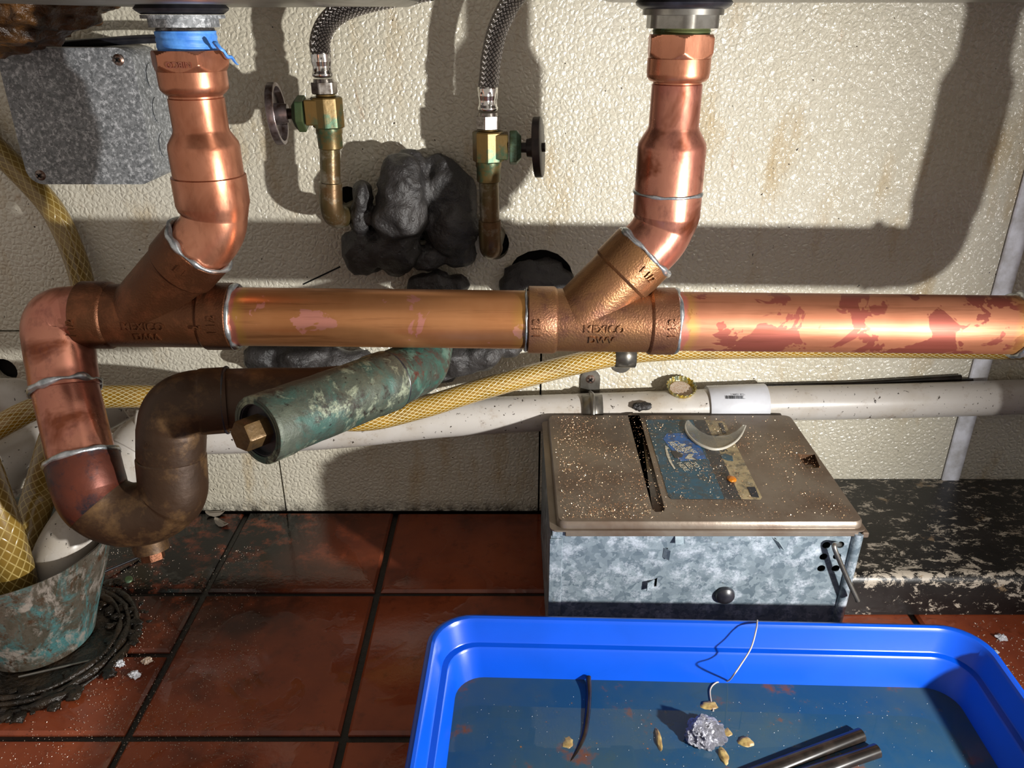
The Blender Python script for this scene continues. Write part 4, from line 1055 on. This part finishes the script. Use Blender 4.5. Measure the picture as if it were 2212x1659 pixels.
for i, (u, v, s, lab) in enumerate(((2163, 1377, .0034, 'rounded pale pebble on the tile right of the blue tub'), (2115, 1390, .0022, 'tiny pale crumb touching the tub rim at right'), (2152, 1408, .0018, 'smallest pale crumb below the pebble at right'), (2160, 1445, .0045, 'frayed white shred near the right rim of the tub'))):
    a = atz(u, v, s*.5); o = obj('crumb', blob(bmesh.new(), a, (s*1.2, s, s*.6), 60+i, .5, 2, 3), M_white, None, None, loc=a); tag(o, lab, 'debris')

# ------------------------------------------------------------------ blue tub
bin_ = thing('plastic_tub', (.13, .28, 0), 'bright blue rectangular plastic tub of dirty water in the foreground', 'tub')
BC = Vector((.1285, .285, 0)); BR = radians(-1.8); HX, HY = .1885, .143
ex, ey = Vector((cos(BR), sin(BR), 0)), Vector((-sin(BR), cos(BR), 0))
def ringb(hx, hy, r, z): return [BC + ex*x + ey*y + Vector((0, 0, z)) for x, y in rrect(-hx, hx, -hy, hy, r, 8)]
ZR = .0855
levels = [(.022, .020, .001), (.014, .022, .004), (.004, .026, ZR-.018), (.0035, .026, ZR-.013), (-.0005, .028, ZR-.013), (-.001, .028, ZR-.003), (.0005, .028, ZR-.0008), (.0025, .027, ZR), (.0045, .026, ZR-.0006), (.006, .025, ZR-.003), (.0085, .024, ZR-.0172), (.0092, .023, ZR-.0180), (.0130, .021, ZR-.0184), (.0142, .020, ZR-.0198), (.0215, .018, .018), (.0225, .016, .010), (.030, .012, .0065), (.044, .02, .0062), (.047, .02, .0082)]
bm = bmesh.new(); rr = [[bm.verts.new(p) for p in ringb(HX-i_, HY-i_, r, z)] for i_, r, z in levels]
for A, B in zip(rr, rr[1:]):
    for i in range(len(A)): bm.faces.new((A[i], A[(i+1) % len(A)], B[(i+1) % len(A)], B[i]))
bm.faces.new(list(reversed(rr[0]))); bm.faces.new(rr[-1]); bmesh.ops.recalc_face_normals(bm, faces=bm.faces)
obj('shell', bm, M_blue, bin_, 35)
ZW = .0435
ins = .0142 + (.0215-.0142)*((ZR-.0198)-ZW)/((ZR-.0198)-.018)
bm = bmesh.new(); bm.faces.new([bm.verts.new(p) for p in ringb(HX-ins, HY-ins, .0185, ZW)])
wo = obj('water', bm, M_water, None, None, loc=BC + Vector((0, 0, ZW))); tag(wo, 'murky greenish water filling the blue tub halfway', 'water', kind='stuff')
def inwater(name, path, r, m, lab, cat, n=20, **k):
    o = obj(name, tube(path, r, n=n, **k), m, None, 60, loc=path[0]); tag(o, lab, cat); return o
inwater('black_cord', catmull([atz(1271, 1462, ZW+.004), atz(1272, 1500, ZW+.001), atz(1268, 1550, ZW), atz(1258, 1600, ZW-.001), atz(1225, 1659, ZW-.002), atz(1180, 1710, ZW-.002)], 8), .0019, M_black, 'bent black cord standing up in the tub water', 'cord')
inwater('hollow_rod', [atz(1860, 1588, ZW+.001), atz(1560, 1700, ZW-.001)], [(0, .0022), (0, .0046), (.12, .0046)], M_black, 'upper of two black tubes floating in the tub', 'tube', 24)
inwater('hollow_rod', [atz(1894, 1622, ZW+.001), atz(1660, 1702, ZW-.001)], [(0, .0022), (0, .0046), (.12, .0046)], M_black, 'lower of two black tubes floating in the tub', 'tube', 24)
th = catmull([atz(1636, 1340, ZR-.001), at(1633, 1362, BC.y+HY-.0165), at(1622, 1400, BC.y+HY-.0245), at(1600, 1436, BC.y+HY-.031), at(1586, 1456, BC.y+HY-.036), atz(1572, 1471, ZW+.002), atz(1548, 1474, ZW+.0006), atz(1534, 1490, ZW+.0004), atz(1537, 1520, ZW+.0004), atz(1541, 1536, ZW+.0004)], 6)
inwater('thread', th, .00055, simple('grey_twine', '#9a8f86', .6), 'grey thread hanging over the back rim of the tub', 'thread', 8)
fp_ = atz(1524, 1582, ZW+.004); bm = blob(bmesh.new(), fp_, (.0118, .0110, .0085), 8, .34, 1.5, 5)
M_foil = N('steel_wool'); M_foil = M_foil.set(base=M_foil.mix(M_foil.noise(400, 4), '#44444e', '#d0d0d8'), rough=.3, metal=.85, normal=M_foil.bump(M_foil.noise(700, 5, .7), 1, .003))
o = obj('steel_wool_lump', bm, M_foil, None, 80, loc=fp_); tag(o, 'grey glittery steel wool lump floating in the tub', 'steel wool')
M_nut = simple('pale_husk', '#94804e', .5, 0, '#6f5630', 200)
for i, (u, v, a_, b_, z, lab) in enumerate(((1227, 1606, .0042, .0060, ZW-.001, 'greenish yellow husk floating left in the tub'), (1611, 1603, .0048, .0038, ZW, 'pale oval husk right of the steel wool'), (1563, 1632, .0030, .0062, ZW, 'slender tan husk below the steel wool'), (1423, 1598, .0018, .0090, ZW, 'thin pale splinter left of the steel wool'), (1532, 1525, .0055, .0035, ZW, 'frayed tan knot at the end of the thread'), (1570, 1585, .0040, .0040, ZW-.001, 'pale husk stuck to the steel wool'))):
    p = atz(u, v, z); o = obj('husk', blob(bmesh.new(), p, (a_, b_, .0016), i*3.3, .3, 1.6, 3), M_nut, None, 60, loc=p); tag(o, lab, 'debris')
random.seed(21); bm = bmesh.new()
for i in range(170):
    u, v = random.gauss(1560, 230), random.uniform(1500, 1659)
    p = atz(u, v, ZW - .0003); q = p - BC
    if abs(q.x) > HX-.03 or abs(q.y) > HY - .03: continue
    s = random.uniform(.0007, .0032); blob(bm, p, (s, s*random.uniform(.5, 1.2), .0003), i, .5, 2, 1)
M_sed = simple('rusty_flecks', '#8a4a26', .5, 0, '#6a5030', 200)
o = obj('floating_flecks', bm, M_sed, None, 60, loc=(BC.x, BC.y, ZW)); tag(o, 'rusty brown flecks scattered on the tub water', 'debris', kind='stuff')
pts = []
for _ in range(260):
    p = atz(random.uniform(960, 2150), random.uniform(1470, 1659), ZW + .0002); q = p - BC
    if abs(q.x) < HX-.03 and abs(q.y) < HY-.03: pts.append(p)
grains('floating_specks', pts, .0001, .00035, M_white, 'tiny white specks drifting on the tub water')
